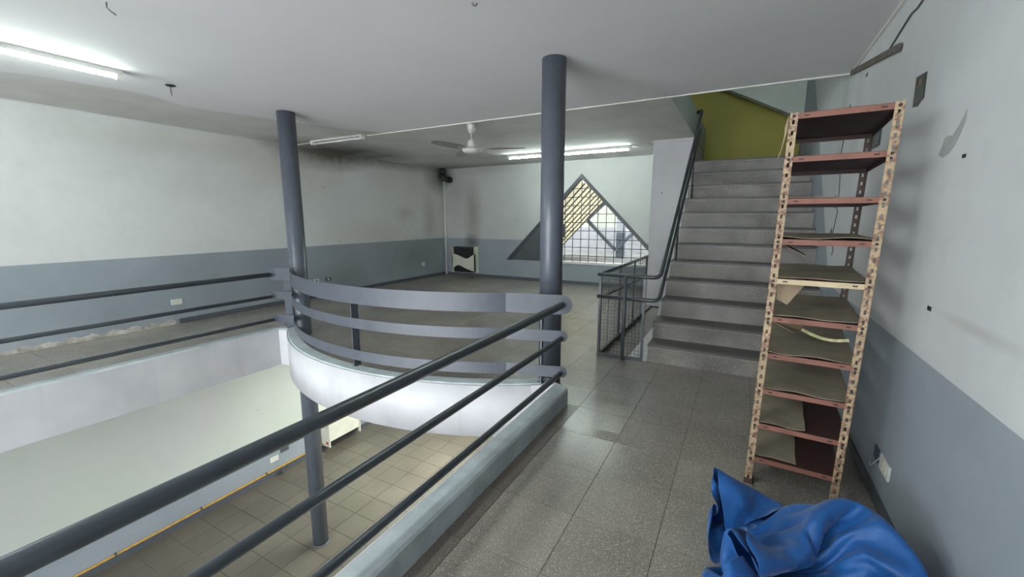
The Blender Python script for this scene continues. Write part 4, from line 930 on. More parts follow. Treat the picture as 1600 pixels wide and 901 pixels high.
92,-161,83,120,-134,82,146,-107,82,172,-77,88,201,-56,75,232,-35,55,260,-11,46,288,8,59,316,22,76,347,31,99,354,65,89,333,85,79,300,96,70,296,134,60,258,140,33,
213,159,43,169,179,49,122,196,57,78,212,66,40,225,63,3,238,61,-27,249,59,-54,257,62,-79,263,65,-91,279,82,-111,286,91,-82,298,97,-51,292,94,-27,284,73,7,289,72,
37,272,55,75,261,52,117,258,50,152,246,62,192,243,51,228,240,43,263,236,38,296,232,41,318,224,58,346,228,60,358,203,56,377,200,58,123,-446,57,160,-461,49,194,-455,33,
228,-465,35,255,-475,37,277,-484,54,297,-486,73,317,-486,94,318,-467,94,296,-429,82,279,-391,74,252,-386,52,222,-381,48,197,-378,47,172,-371,45,170,-376,69,146,-375,82,122,-372,95,
98,-353,81,62,-350,73,24,-336,57,-14,-318,32,-57,-293,49,-105,-280,28,-87,-271,51,-57,-263,76,-27,-239,96,4,-214,101,28,-192,88,54,-168,84,80,-143,79,109,-117,77,133,-89,84,
160,-61,79,189,-42,63,219,-18,55,248,5,53,274,14,75,302,23,93,332,38,112,348,70,108,327,91,99,297,105,89,280,137,74,249,124,42,205,146,31,162,165,34,115,178,50,
70,193,61,33,206,69,-4,219,68,-34,230,64,-57,240,75,-80,247,77,-99,264,70,-104,266,93,-85,281,109,-59,273,95,-28,283,95,0,271,79,35,262,74,75,255,71,116,247,66,
148,226,53,187,224,43,224,219,39,258,216,36,291,212,34,318,209,44,339,208,63,362,205,78,368,219,65,120,-465,46,158,-473,32,193,-470,43,220,-485,31,241,-485,49,260,-486,68,
281,-474,79,295,-486,99,297,-470,87,276,-433,79,258,-396,76,243,-369,62,227,-362,42,203,-359,42,181,-352,45,166,-356,61,158,-356,86,132,-353,97,99,-345,101,63,-337,89,31,-319,67,
-16,-326,53,-65,-311,41,-107,-284,50,-102,-259,55,-70,-244,79,-33,-221,84,0,-202,87,21,-174,94,42,-151,76,69,-126,73,97,-99,72,123,-73,75,151,-50,62,178,-25,57,208,-1,59,
237,21,62,268,34,73,292,42,93,316,49,122,339,77,126,313,86,114,297,115,108,268,129,89,235,132,58,196,125,29,153,146,29,107,165,35,63,177,49,26,186,64,-10,199,70,
-40,211,69,-65,221,73,-85,233,64,-108,244,68,-94,252,89,-86,262,116,-56,265,115,-36,263,89,-3,254,92,34,247,90,74,240,86,114,231,80,153,222,72,190,213,61,221,199,46,
254,195,39,286,191,35,310,190,51,326,196,73,343,217,80,355,232,79,119,-486,44,158,-479,53,194,-486,57,217,-470,48,226,-485,65,245,-477,79,266,-484,90,280,-473,109,292,-457,103,
260,-430,94,237,-400,81,223,-377,65,212,-356,55,211,-338,44,191,-334,49,169,-335,55,164,-335,81,142,-333,98,108,-331,88,71,-317,92,28,-315,85,-8,-306,52,-59,-312,62,-103,-289,71,
-99,-265,75,-79,-228,88,-43,-204,91,-8,-189,101,5,-157,92,33,-134,85,57,-108,75,84,-81,71,111,-55,69,142,-33,72,169,-10,68,199,12,74,227,30,79,253,49,81,280,60,96,
307,68,120,329,80,147,308,95,133,281,110,121,255,113,95,237,111,54,190,120,47,147,125,29,101,146,29,56,159,39,20,167,57,-15,179,65,-46,190,67,-71,201,66,-92,214,60,
-109,225,76,-109,240,95,-81,243,107,-52,244,118,-40,244,87,-7,235,82,30,227,83,70,218,87,109,210,76,147,201,70,185,192,64,220,184,61,252,178,52,282,173,46,297,186,67,
309,208,78,328,229,74,337,242,82,122,-474,62,158,-484,73,185,-467,59,212,-456,63,221,-470,78,231,-482,95,252,-475,104,267,-457,102,278,-445,117,273,-412,93,248,-384,88,229,-363,82,
215,-346,75,222,-332,61,202,-332,68,186,-320,58,160,-320,65,149,-314,90,115,-314,76,76,-306,74,34,-296,83,-9,-287,58,-51,-308,80,-98,-295,90,-85,-275,87,-72,-237,106,-42,-207,110,
-15,-177,117,14,-155,111,40,-131,105,72,-115,91,91,-81,92,115,-54,91,146,-32,92,179,-22,85,204,3,92,233,17,94,260,29,89,276,44,110,292,65,134,313,71,160,293,89,148,
268,94,129,248,93,98,232,91,58,188,100,41,143,108,40,97,126,26,53,139,35,15,150,45,-20,159,58,-50,170,64,-74,182,58,-94,193,65,-92,214,82,-108,221,102,-82,224,116,
-52,223,117,-44,223,86,-10,214,85,27,206,89,65,198,81,105,190,71,143,179,68,180,171,61,215,164,59,246,157,51,270,168,64,277,195,64,292,218,70,311,232,84,317,250,78,
124,-464,81,162,-465,84,191,-480,74,195,-452,74,204,-465,90,222,-463,100,238,-464,117,248,-446,107,260,-433,121,264,-396,106,262,-367,85,244,-351,71,233,-334,77,221,-319,80,213,-313,61,
196,-306,70,171,-302,59,155,-293,84,120,-294,67,78,-288,62,39,-275,81,-11,-272,73,-45,-301,99,-92,-299,111,-72,-285,99,-56,-246,94,-27,-217,104,0,-191,121,27,-167,120,56,-143,112,
86,-121,105,109,-92,90,129,-65,104,160,-49,92,190,-33,97,214,-13,85,243,0,89,269,12,96,288,28,111,300,46,137,297,59,168,278,76,157,261,73,130,252,72,96,226,70,62,
182,82,51,140,89,34,95,104,25,50,117,32,12,129,38,-23,139,53,-52,152,54,-79,161,58,-78,180,74,-100,193,83,-106,200,108,-81,204,122,-52,201,115,-46,201,84,-13,193,89,
24,186,83,62,178,72,101,169,65,139,160,61,175,155,48,207,144,51,236,149,66,253,172,75,266,195,83,280,219,87,294,242,93,296,254,76,127,-468,103,160,-485,93,190,-472,93,
180,-448,87,199,-445,96,211,-448,111,222,-454,128,242,-445,127,242,-422,125,242,-394,101,250,-360,101,254,-339,87,252,-322,76,240,-309,71,227,-296,66,207,-286,63,183,-293,77,159,-273,77,
124,-275,57,83,-266,59,39,-255,71,-4,-266,93,-42,-289,117,-87,-290,129,-90,-278,107,-56,-250,111,-20,-227,121,14,-206,122,37,-180,106,66,-156,98,95,-132,92,119,-103,105,145,-77,112,
174,-62,98,201,-46,86,229,-29,82,249,-17,101,268,-1,113,293,9,119,295,27,147,282,44,172,265,58,155,268,54,126,243,54,103,219,52,70,179,60,48,136,70,43,92,81,28,
48,96,36,11,108,44,-25,122,38,-55,132,43,-65,145,65,-83,159,77,-107,173,83,-102,179,110,-78,183,126,-51,180,113,-47,180,81,-14,172,86,22,166,74,59,160,61,98,156,49,
135,146,44,171,135,50,201,132,66,218,155,77,234,181,74,248,205,76,262,228,79,274,250,93,283,268,88,142,-455,113,166,-485,114,190,-464,115,172,-445,107,187,-431,107,194,-443,122,
211,-435,127,228,-430,138,220,-422,117,224,-385,108,228,-354,101,235,-331,94,249,-318,98,243,-303,92,232,-289,86,215,-275,80,186,-274,86,170,-262,60,129,-253,60,89,-257,78,46,-259,93,
0,-259,112,-40,-277,134,-85,-272,140,-89,-260,119,-48,-259,129,-9,-244,117,23,-220,110,51,-194,112,81,-170,101,111,-144,100,138,-114,103,163,-87,105,188,-63,115,213,-46,103,242,-44,90,
265,-28,92,283,-15,105,290,-8,130,276,16,144,266,31,172,253,40,152,267,32,127,243,32,105,208,41,86,173,42,59,136,50,36,91,62,39,47,74,41,11,88,34,-25,100,36,
-52,111,51,-67,125,69,-90,139,71,-111,152,87,-90,164,100,-77,162,127,-53,159,108,-47,159,76,-13,154,73,23,144,74,61,139,64,95,136,42,131,126,46,164,118,61,184,141,76,
200,167,77,216,191,79,230,215,74,244,239,76,256,261,88,265,280,84,135,-474,122,169,-484,136,186,-458,135,169,-439,130,172,-421,119,184,-426,131,201,-416,130,213,-418,145,229,-409,134,
217,-375,127,223,-345,119,239,-328,116,233,-313,114,244,-297,114,226,-294,107,212,-277,103,191,-255,95,175,-242,67,132,-237,75,89,-238,89,46,-243,107,7,-258,132,-38,-261,147,-82,-252,147,
-90,-240,127,-48,-240,134,-6,-233,136,33,-224,126,67,-209,114,97,-183,108,125,-153,113,153,-124,115,179,-98,109,204,-75,120,227,-62,105,254,-47,106,278,-44,95,289,-33,113,272,-19,123,
266,2,145,254,13,173,243,21,150,262,11,129,233,18,117,200,26,99,164,30,74,131,32,47,90,42,31,46,54,32,12,68,41,-24,78,40,-47,91,58,-72,106,60,-93,117,72,
-110,131,93,-99,150,113,-76,140,127,-63,143,98,-45,138,70,-11,133,67,25,131,57,62,118,62,92,114,40,125,107,53,149,126,72,166,153,72,183,178,78,198,202,82,217,219,91,
224,245,84,236,270,83,248,290,89,128,-484,140,163,-477,155,181,-451,155,178,-431,147,170,-413,141,184,-403,137,193,-415,151,204,-399,144,226,-401,152,229,-366,143,223,-336,140,244,-324,138,
244,-308,133,230,-296,134,225,-280,125,229,-263,108,211,-243,92,179,-226,82,135,-222,91,91,-224,106,51,-236,127,8,-243,147,-39,-240,157,-78,-232,154,-90,-221,134,-49,-222,145,-7,-215,145,
33,-206,139,71,-198,131,110,-191,123,143,-166,115,171,-135,117,197,-109,119,222,-83,114,239,-60,124,255,-68,102,279,-63,106,280,-50,123,260,-36,125,258,-20,149,271,-1,167,243,-4,160,
251,-10,132,231,-3,112,194,5,106,163,9,78,127,12,57,92,40,52,49,36,45,12,45,41,-23,56,42,-51,70,50,-75,83,61,-95,96,77,-104,112,102,-103,133,124,-79,121,119,
-70,124,89,-41,117,71,-8,113,61,28,111,63,61,99,49,100,95,41,110,113,69,133,138,82,154,160,86,171,182,95,187,204,101,203,226,105,223,245,104,245,261,102,242,284,108,
128,-463,136,151,-462,167,175,-443,175,164,-426,163,178,-416,160,178,-399,158,193,-393,160,209,-403,166,227,-387,170,240,-358,161,236,-328,155,231,-309,149,248,-301,156,243,-286,149,240,-270,139,
234,-250,126,213,-229,110,183,-209,97,138,-209,110,96,-223,128,53,-224,146,7,-224,160,-37,-219,164,-74,-211,158,-88,-201,140,-48,-208,131,-10,-194,143,29,-187,129,67,-179,123,108,-170,127,
148,-161,135,187,-146,127,214,-119,126,218,-84,132,247,-77,133,260,-88,111,283,-80,115,270,-68,127,260,-53,139,273,-31,140,275,-19,167,248,-23,167,237,-23,142,226,-25,113,191,-15,110,
159,-11,86,131,15,79,93,38,74,52,43,66,15,40,62,-20,37,55,-50,50,59,-64,70,76,-77,93,89,-101,91,113,-112,117,131,-88,104,113,-60,109,99,-36,96,77,-2,93,68,
34,90,59,71,92,66,106,80,54,125,98,78,145,124,93,163,148,103,181,169,109,199,190,112,217,209,109,232,231,118,250,253,120,261,275,115,135,-442,134,143,-442,171,166,-434,192,
161,-414,183,164,-403,169,177,-409,180,192,-405,180,207,-394,186,220,-374,186,236,-346,179,217,-328,167,226,-309,171,226,-294,161,233,-280,169,232,-263,159,232,-241,146,214,-216,129,186,-193,113,
143,-204,131,97,-206,143,52,-204,155,7,-203,167,-36,-198,168,-70,-190,161,-76,-181,141,-45,-192,117,-14,-173,137,27,-166,135,64,-157,124,106,-149,122,144,-140,139,186,-135,146,219,-119,146,
228,-84,151,255,-92,144,263,-105,122,284,-98,129,269,-84,140,276,-67,146,288,-44,139,278,-40,165,253,-43,165,245,-43,140,222,-44,123,189,-37,114,155,-18,105,132,12,100,95,16,78,
56,30,82,23,22,72,-11,35,75,-30,59,64,-47,63,88,-58,88,99,-81,87,125,-98,107,147,-73,107,129,-45,100,113,-21,107,88,7,87,87,39,75,74,77,72,73,115,73,72,
145,92,71,163,117,84,180,137,99,196,155,114,214,175,114,231,195,115,247,217,112,261,242,106,277,262,110,149,-426,132,140,-420,169,153,-416,198,171,-401,197,164,-387,187,180,-390,186,
190,-396,200,194,-378,194,205,-358,191,229,-336,197,207,-321,185,204,-306,172,215,-294,180,209,-281,167,210,-261,165,210,-238,152,214,-203,147,188,-178,129,142,-186,145,93,-184,147,47,-184,148,
5,-182,165,-36,-182,155,-66,-169,162,-56,-175,142,-44,-174,103,-15,-155,125,23,-145,135,63,-140,137,105,-133,136,146,-119,131,189,-118,134,215,-105,159,243,-90,167,239,-108,144,262,-115,140,
283,-110,146,281,-93,156,294,-79,147,300,-57,150,282,-60,170,264,-60,156,241,-63,143,214,-57,138,184,-42,133,162,-13,125,126,-4,115,102,25,97,65,11,92,29,17,93,8,44,82,
-11,68,71,-26,61,96,-39,84,110,-62,86,137,-83,99,159,-58,108,140,-38,120,117,-6,109,104,17,104,80,50,92,80,83,79,92,120,75,93,153,81,87,178,103,89,194,121,105,
208,144,100,223,165,97,238,186,96,257,206,97,275,226,105,288,247,120,142,-406,128,149,-401,166,149,-395,197,164,-390,216,169,-376,206,181,-369,197,182,-381,212,199,-376,216,201,-349,211,
221,-325,214,208,-306,201,190,-304,190,196,-286,192,191,-278,177,188,-260,167,190,-234,161,201,-198,164,187,-163,146,138,-166,155,91,-162,143,46,-162,149,3,-160,161,-33,-164,142,-60,-150,153,
-65,-159,131,-41,-154,100,-3,-149,110,22,-123,130,60,-117,140,104,-113,146,147,-105,146,184,-98,128,209,-81,150,226,-95,177,237,-120,161,258,-107,160,278,-111,167,296,-104,164,305,-88,163,
312,-66,166,285,-81,171,262,-76,167,238,-69,164,215,-53,160,191,-31,150,159,-11,146,143,10,120,104,24,118,72,33,96,41,27,108,13,50,101,10,68,77,-5,63,103,-21,84,122,
-42,87,151,-67,98,174,-44,109,152,-20,111,127,5,126,107,32,109,94,62,110,78,94,97,88,124,89,108,158,87,107,190,89,101,208,110,92,221,132,87,235,153,84,252,169,94,
270,189,101,288,209,110,301,236,107,146,-385,124,155,-381,162,148,-374,193,155,-371,216,171,-366,224,172,-353,210,186,-358,216,188,-368,233,204,-349,233,208,-318,231,191,-311,211,192,-293,208,
177,-283,201,186,-268,196,178,-252,184,172,-229,171,183,-193,175,186,-152,165,136,-147,164,90,-142,151,45,-142,157,1,-139,156,-29,-145,131,-56,-133,140,-69,-141,120,-30,-138,111,6,-138,93,
30,-113,113,65,-103,127,106,-114,125,146,-96,126,184,-77,130,199,-70,161,204,-102,171,230,-117,182,255,-103,180,273,-92,176,288,-100,183,305,-92,184,315,-73,186,287,-74,190,263,-69,189,
246,-53,178,222,-40,175,199,-19,166,173,4,151,147,24,135,120,35,107,82,45,110,51,38,123,26,62,114,31,64,84,11,76,106,-3,82,135,-25,94,161,-49,112,177,-51,126,147,
-16,128,139,17,125,125,40,128,99,70,128,83,104,116,85,130,110,111,161,104,120,192,105,115,220,107,110,237,122,98,251,142,90,266,159,81,284,177,89,302,195,101,315,223,97,
149,-365,119,160,-360,157,161,-357,190,150,-350,210,151,-355,228,165,-347,230,181,-340,230,175,-353,242,195,-340,251,193,-310,243,174,-306,226,183,-286,227,182,-271,217,166,-266,206,159,-250,195,
161,-223,189,163,-186,182,174,-145,183,137,-126,156,89,-123,161,44,-120,158,3,-119,147,-24,-126,122,-53,-117,126,-65,-125,105,-31,-135,89,1,-118,105,34,-98,95,70,-108,106,100,-92,130,
139,-77,127,177,-58,138,179,-73,174,212,-84,182,226,-103,197,247,-88,193,268,-84,195,282,-93,203,300,-89,204,304,-69,204,292,-53,186,268,-49,182,249,-40,194,236,-25,176,215,-7,158,
190,13,141,164,33,125,128,48,121,90,58,125,60,50,139,40,75,123,48,75,93,26,92,107,12,97,137,-12,111,163,-36,130,178,-39,143,147,-16,136,119,18,145,115,52,142,110,
82,130,99,113,135,84,139,128,108,163,123,130,194,122,129,221,124,123,246,126,118,265,135,106,279,154,97,298,163,82,316,181,92,331,210,93,152,-344,114,162,-340,153,167,-337,186,
168,-336,210,154,-334,220,154,-330,235,169,-324,237,165,-335,249,182,-333,266,177,-305,256,161,-294,238,163,-276,229,171,-259,234,155,-259,222,170,-246,213,168,-217,208,164,-181,203,158,-140,196,
136,-108,165,88,-103,162,46,-99,151,5,-99,138,-20,-107,112,-49,-101,111,-61,-110,92,-26,-120,76,1,-99,96,34,-85,112,68,-90,97,105,-77,117,134,-67,147,167,-42,146,183,-53,177,
207,-70,195,228,-85,208,252,-92,213,263,-73,212,277,-82,221,295,-84,225,286,-66,215,278,-46,198,278,-31,182,256,-21,185,232,-10,191,223,10,168,200,30,148,172,49,136,134,54,141,
96,50,144,67,64,153,57,88,130,64,89,100,42,108,109,27,113,140,0,129,160,-23,146,181,-17,144,147,-11,155,112,20,149,94,52,144,87,82,152,98,113,139,104,146,149,108,
165,143,133,194,140,140,221,141,135,245,143,131,269,145,125,290,149,115,310,155,98,330,167,83,346,196,83,153,-323,110,157,-319,149,157,-318,183,147,-332,202,152,-315,210,158,-312,224,
152,-311,240,157,-316,255,163,-330,275,160,-301,269,154,-281,254,145,-270,238,157,-259,250,158,-245,238,150,-242,217,150,-215,221,149,-178,218,137,-142,200,122,-98,180,89,-84,149,50,-90,133,
9,-81,127,-17,-88,103,-46,-85,95,-59,-94,75,-23,-103,62,12,-90,79,37,-68,100,75,-69,99,93,-75,135,124,-49,151,159,-32,164,193,-34,177,214,-50,199,232,-66,216,243,-84,230,
262,-76,234,275,-62,228,290,-67,238,299,-54,224,292,-34,209,286,-16,193,265,-3,191,242,8,197,220,25,182,209,48,157,174,41,156,137,46,160,99,50,165,80,76,165,75,97,137,
82,100,105,58,121,114,38,131,140,3,147,149,-15,165,172,-24,163,139,8,163,120,28,169,90,59,162,82,90,156,80,110,160,106,139,161,123,170,161,122,198,159,131,220,160,146,
244,161,143,263,165,129,283,170,117,308,174,109,335,174,103,363,183,83,138,-308,105,143,-303,145,139,-306,179,135,-315,202,132,-323,219,135,-310,228,138,-325,233,139,-329,250,141,-330,275,
139,-300,274,135,-290,251,134,-271,258,135,-256,246,138,-239,245,129,-240,223,131,-212,229,136,-186,203,120,-150,190,102,-105,184,80,-70,161,54,-70,127,15,-65,115,-16,-68,94,-42,-69,81,
-57,-78,60,-20,-85,49,10,-70,71,47,-60,82,78,-49,102,89,-55,141,119,-58,171,150,-33,183,183,-23,192,201,-41,213,211,-65,224,234,-64,236,252,-64,249,266,-51,244,284,-51,250,
298,-39,238,291,-19,223,280,-3,210,274,16,195,250,26,189,224,43,194,197,52,174,170,61,154,141,57,178,105,57,184,96,86,173,96,101,141,99,114,112,74,132,124,48,151,139,
11,166,141,-7,183,164,-25,183,131,6,183,108,40,185,97,70,173,97,97,176,84,126,168,95,140,182,122,169,181,129,197,180,129,222,179,137,241,180,151,258,186,136,279,189,126,
305,190,124,331,192,116,358,202,95,120,-297,100,127,-289,140,120,-302,171,116,-310,196,113,-316,211,115,-316,227,121,-315,243,118,-330,249,120,-330,274,118,-302,270,117,-280,257,120,-267,241,
114,-250,250,122,-251,232,108,-233,227,128,-224,211,115,-191,203,100,-154,197,82,-110,190,60,-75,167,41,-55,134,19,-50,100,-9,-58,78,-36,-55,67,-55,-61,48,-18,-67,36,14,-54,56,
44,-40,78,67,-30,107,91,-33,139,117,-36,172,142,-38,203,167,-14,205,180,-42,218,198,-53,236,223,-46,240,245,-44,247,259,-42,262,277,-34,262,292,-22,252,274,-12,235,274,10,225,
266,28,210,254,47,194,228,59,181,196,73,179,170,82,161,142,78,185,108,77,191,117,88,164,107,117,148,110,130,119,83,150,116,53,166,124,19,185,135,-1,202,156,-24,204,125,
14,200,117,49,197,113,79,189,107,107,184,101,133,186,85,141,200,111,169,200,119,196,201,126,219,200,134,232,200,154,253,205,144,275,208,136,300,209,134,325,212,125,346,220,96,
101,-286,96,110,-276,135,107,-285,169,105,-291,195,104,-296,211,100,-300,226,100,-308,240,101,-317,253,97,-332,273,97,-304,265,104,-292,244,100,-274,251,103,-263,236,100,-249,228,116,-249,212,
107,-223,207,103,-195,186,93,-157,177,70,-115,173,40,-80,173,21,-58,142,2,-43,109,-15,-37,78,-32,-38,54,-54,-41,37,-15,-46,32,2,-44,67,30,-26,87,49,-30,119,73,-41,149,
97,-39,182,128,-22,200,153,-7,219,162,-36,230,186,-36,244,211,-29,248,234,-24,247,251,-21,259,268,-18,272,283,-4,262,273,9,242,253,15,231,254,40,224,248,62,208,229,79,190,
201,93,175,169,101,169,141,99,191,107,96,200,126,101,174,128,125,150,119,148,128,94,168,119,63,185,125,28,204,130,5,218,146,-19,224,118,18,218,106,52,213,101,83,209,102,
110,203,109,131,206,88,158,207,99,164,221,122,189,220,133,213,221,132,234,218,142,249,221,159,269,226,148,294,228,144,317,232,129,330,236,95,80,-278,92,99,-293,126,88,-291,160,
88,-300,184,87,-306,202,91,-315,213,96,-324,225,104,-331,237,88,-338,254,79,-311,254,82,-289,242,95,-280,229,82,-266,229,94,-266,215,97,-252,200,87,-227,199,81,-196,181,78,-162,162,
52,-127,178,23,-92,171,2,-67,144,-18,-44,117,-29,-27,85,-39,-20,57,-53,-19,34,-15,-24,29,3,-22,63,15,-18,100,31,-37,127,54,-38,159,85,-22,177,118,-5,189,131,-5,220,
146,-24,240,174,-18,240,200,-11,241,222,-6,247,240,-2,259,255,0,276,275,13,270,271,29,250,248,34,242,232,42,223,229,69,216,224,97,202,197,112,187,168,121,177,135,118,184,
103,117,196,113,115,168,131,142,162,126,166,139,103,186,126,73,204,123,37,223,127,13,241,141,-13,244,112,23,238,103,57,233,105,86,227,113,113,222,116,128,227,94,155,223,88,
168,235,106,187,240,122,206,242,137,229,239,134,249,238,144,264,244,161,286,248,149,306,251,132,314,252,96,58,-278,95,83,-305,114,91,-310,149,78,-316,172,81,-323,188,97,-325,195,
102,-334,207,98,-343,220,79,-342,234,68,-317,235,68,-294,225,84,-292,212,70,-278,213,73,-262,208,76,-246,195,90,-233,177,84,-203,161,59,-173,166,33,-137,181,5,-104,169,-16,-79,143,
-23,-61,107,-42,-44,83,-57,-31,58,-53,-5,48,-19,-4,30,-9,-6,69,-7,-21,104,13,-28,135,42,-19,159,79,-9,160,96,0,192,108,-10,221,132,-5,240,160,1,237,186,7,239,
209,13,247,227,16,261,241,17,280,263,31,278,260,47,258,248,56,238,222,59,234,206,73,214,207,105,214,192,130,197,161,132,194,127,135,193,95,138,187,99,128,158,117,157,161,
131,184,151,111,204,135,82,223,128,46,241,134,19,261,136,-10,266,109,27,253,117,60,249,118,89,248,114,114,243,123,129,247,102,149,244,85,174,246,88,194,246,102,212,249,116,
223,261,132,246,258,134,250,261,157,274,267,151,293,270,134,298,268,96,36,-285,98,64,-314,109,87,-326,133,74,-332,156,78,-339,173,95,-338,177,98,-348,189,89,-354,203,70,-347,214,
56,-324,216,57,-301,206,73,-298,194,79,-281,191,65,-270,189,74,-256,174,82,-239,157,65,-213,170,40,-183,172,14,-148,185,-13,-117,166,-24,-96,131,-42,-63,113,-62,-56,82,-58,-25,79,
-47,1,69,-31,14,33,-29,0,71,-9,0,104,-1,-11,138,36,-8,141,65,9,158,74,5,193,98,10,214,122,14,233,147,19,244,172,26,236,194,31,248,213,34,264,227,34,284,
251,48,284,249,65,265,243,78,243,216,81,237,189,81,226,186,107,207,174,139,211,154,153,189,121,155,186,92,154,174,89,145,145,109,171,147,121,196,164,113,222,147,89,242,134,
54,260,137,28,278,129,0,284,100,32,262,98,63,265,107,88,269,119,110,261,111,135,263,115,141,264,90,164,267,88,180,264,106,201,269,111,224,270,111,240,279,126,236,277,148,
259,285,150,280,289,134,282,284,97,15,-294,96,42,-319,115,74,-334,116,85,-342,139,76,-350,154,92,-351,158,94,-361,172,81,-364,184,75,-344,192,50,-332,196,59,-312,186,53,-294,181,
71,-292,171,59,-276,166,69,-265,153,60,-241,151,45,-222,174,21,-193,181,-6,-158,188,-26,-132,156,-45,-101,135,-62,-66,121,-78,-48,91,-73,-15,90,-68,-3,63,-53,21,34,-41,18,72,
-32,-1,103,-9,8,129,28,5,125,44,17,155,69,23,180,93,27,199,118,30,216,130,36,240,156,43,236,178,48,249,197,51,266,213,51,288,238,66,292,231,79,269,231,97,249,
210,102,230,181,100,237,163,107,211,150,139,208,137,166,201,115,177,178,92,168,158,76,161,134,96,188,141,101,206,169,109,237,162,80,251,151,64,277,129,38,277,111,11,299,90,
38,275,82,62,285,99,86,288,112,109,281,104,127,283,120,131,283,96,152,286,91,172,286,103,191,281,93,212,287,98,228,295,114,223,293,136,243,302,148,265,307,134,266,301,97,
-4,-307,88,29,-329,100,54,-345,118,81,-351,119,72,-359,132,85,-366,141,91,-374,153,77,-365,162,65,-360,179,47,-341,175,46,-317,167,55,-303,159,44,-289,166,51,-286,146,45,-266,151,
37,-244,149,23,-231,176,0,-203,185,-27,-167,186,-47,-138,159,-64,-101,147,-78,-79,114,-86,-41,111,-92,-25,81,-89,-6,57,-75,23,34,-61,12,70,-50,10,106,-16,17,109,20,22,113,
45,30,137,68,37,161,89,44,182,107,49,205,113,51,232,139,60,235,160,64,251,181,68,268,197,68,291,224,83,296,226,101,276,219,116,254,201,124,232,170,122,237,142,113,221,
126,139,206,113,166,206,94,179,185,72,171,166,64,178,142,80,205,141,83,219,171,91,249,172,85,272,148,51,287,142,48,294,112,25,311,83,41,286,64,68,286,79,90,295,90,
110,303,100,112,300,123,125,303,105,145,300,109,162,307,99,176,297,86,197,303,88,216,311,101,212,310,124,226,318,144,249,324,133,250,318,96,-18,-320,75,11,-342,95,42,-357,103,
69,-360,100,74,-371,113,73,-379,128,81,-389,138,75,-385,155,61,-370,159,59,-344,154,55,-320,146,36,-313,150,26,-299,155,26,-282,147,29,-267,134,19,-257,155,2,-239,175,-21,-211,186,
-48,-176,185,-68,-140,167,-85,-106,148,-100,-78,118,-108,-41,109,-113,-28,77,-111,-5,55,-97,26,34,-85,10,69,-59,26,91,-25,29,92,3,39,110,29,48,132,51,53,156,71,60,176,
91,66,197,105,71,220,121,73,243,138,62,262,160,73,278,181,85,294,210,101,300,216,121,281,205,135,259,189,145,234,160,137,223,127,130,229,101,140,208,88,167,209,72,187,191,
64,193,164,46,196,142,65,223,144,65,231,175,74,261,175,76,288,159,62,302,129,37,313,115,44,320,77,46,300,53,69,303,66,77,313,88,97,320,96,98,317,117,118,323,116,
134,321,105,140,308,88,159,316,84,180,320,91,202,327,87,206,330,111,208,332,137,233,341,131,233,336,95,-29,-336,63,10,-344,73,30,-368,87,57,-372,85,55,-378,102,62,-391,110,
65,-399,125,59,-393,142,61,-372,138,49,-348,134,36,-326,132,31,-307,127,13,-307,138,20,-291,127,9,-280,142,-1,-268,159,-20,-243,169,-43,-219,183,-70,-184,180,-90,-147,164,-107,-113,144,
-121,-76,125,-115,-53,92,-135,-30,72,-133,-1,60,-120,23,31,-101,25,66,-70,42,78,-42,42,99,-16,42,121,12,32,135,36,34,158,52,44,179,67,62,197,83,60,220,98,64,244,
118,76,262,141,88,275,166,102,289,195,118,301,204,141,286,189,152,263,171,161,238,143,155,221,111,149,232,79,143,218,70,158,195,55,174,175,40,193,159,32,214,146,49,240,148,
47,245,178,56,274,179,54,293,156,51,320,135,50,329,107,24,330,77,40,323,52,60,324,66,83,327,72,84,338,90,83,334,111,102,340,110,118,340,101,119,323,89,139,330,89,
161,334,83,183,339,76,188,343,100,190,345,126,214,357,128,216,353,92,-32,-340,40,7,-347,51,34,-360,66,45,-385,70,45,-392,87,41,-396,103,47,-408,114,41,-399,130,44,-380,124,
33,-355,120,22,-332,115,11,-318,121,1,-303,116,-3,-298,134,-14,-280,135,-24,-268,155,-40,-252,178,-66,-226,180,-89,-191,170,-106,-155,150,-116,-121,126,-113,-82,104,-137,-55,85,-129,-41,52,
-132,-11,40,-142,27,35,-120,39,65,-90,38,88,-64,33,106,-32,25,117,-10,24,142,13,43,154,27,44,178,41,59,198,60,70,216,81,80,235,106,90,246,134,99,255,160,114,270,
177,133,298,190,159,290,173,170,267,151,174,242,126,174,219,92,168,234,60,160,221,46,168,195,42,195,185,18,200,168,22,227,162,30,253,152,28,259,181,36,286,177,33,295,149,
30,320,129,32,342,109,41,343,71,30,338,43,53,341,55,75,346,61,64,342,80,66,346,98,83,354,100,101,358,96,102,341,86,119,337,74,140,339,68,163,349,64,168,353,89,
174,360,114,196,373,124,198,370,88,-36,-351,21,1,-360,32,11,-364,64,24,-386,60,27,-398,74,28,-407,87,29,-416,102,23,-406,119,28,-387,111,16,-362,107,2,-341,109,-11,-325,115,
-12,-317,131,-25,-304,132,-23,-296,152,-38,-282,166,-61,-260,171,-84,-233,169,-106,-198,155,-106,-163,128,-110,-126,106,-135,-89,107,-145,-69,71,-151,-38,53,-147,-21,26,-160,13,41,-138,25,70,
-105,18,84,-80,16,106,-52,16,126,-31,33,142,-10,47,158,12,61,168,39,67,174,57,78,193,68,92,217,97,99,224,120,113,242,138,124,270,160,147,292,173,175,297,154,183,273,
129,170,250,111,192,229,76,182,220,40,178,220,23,179,193,22,208,193,12,224,174,1,237,153,10,262,155,10,273,185,17,300,174,15,309,148,10,317,119,10,342,106,26,355,75,
40,356,51,55,346,31,63,361,47,63,363,68,64,365,86,66,368,105,82,376,95,85,361,81,99,353,69,119,350,58,143,361,55,157,371,74,159,375,101,176,387,119,181,388,84,
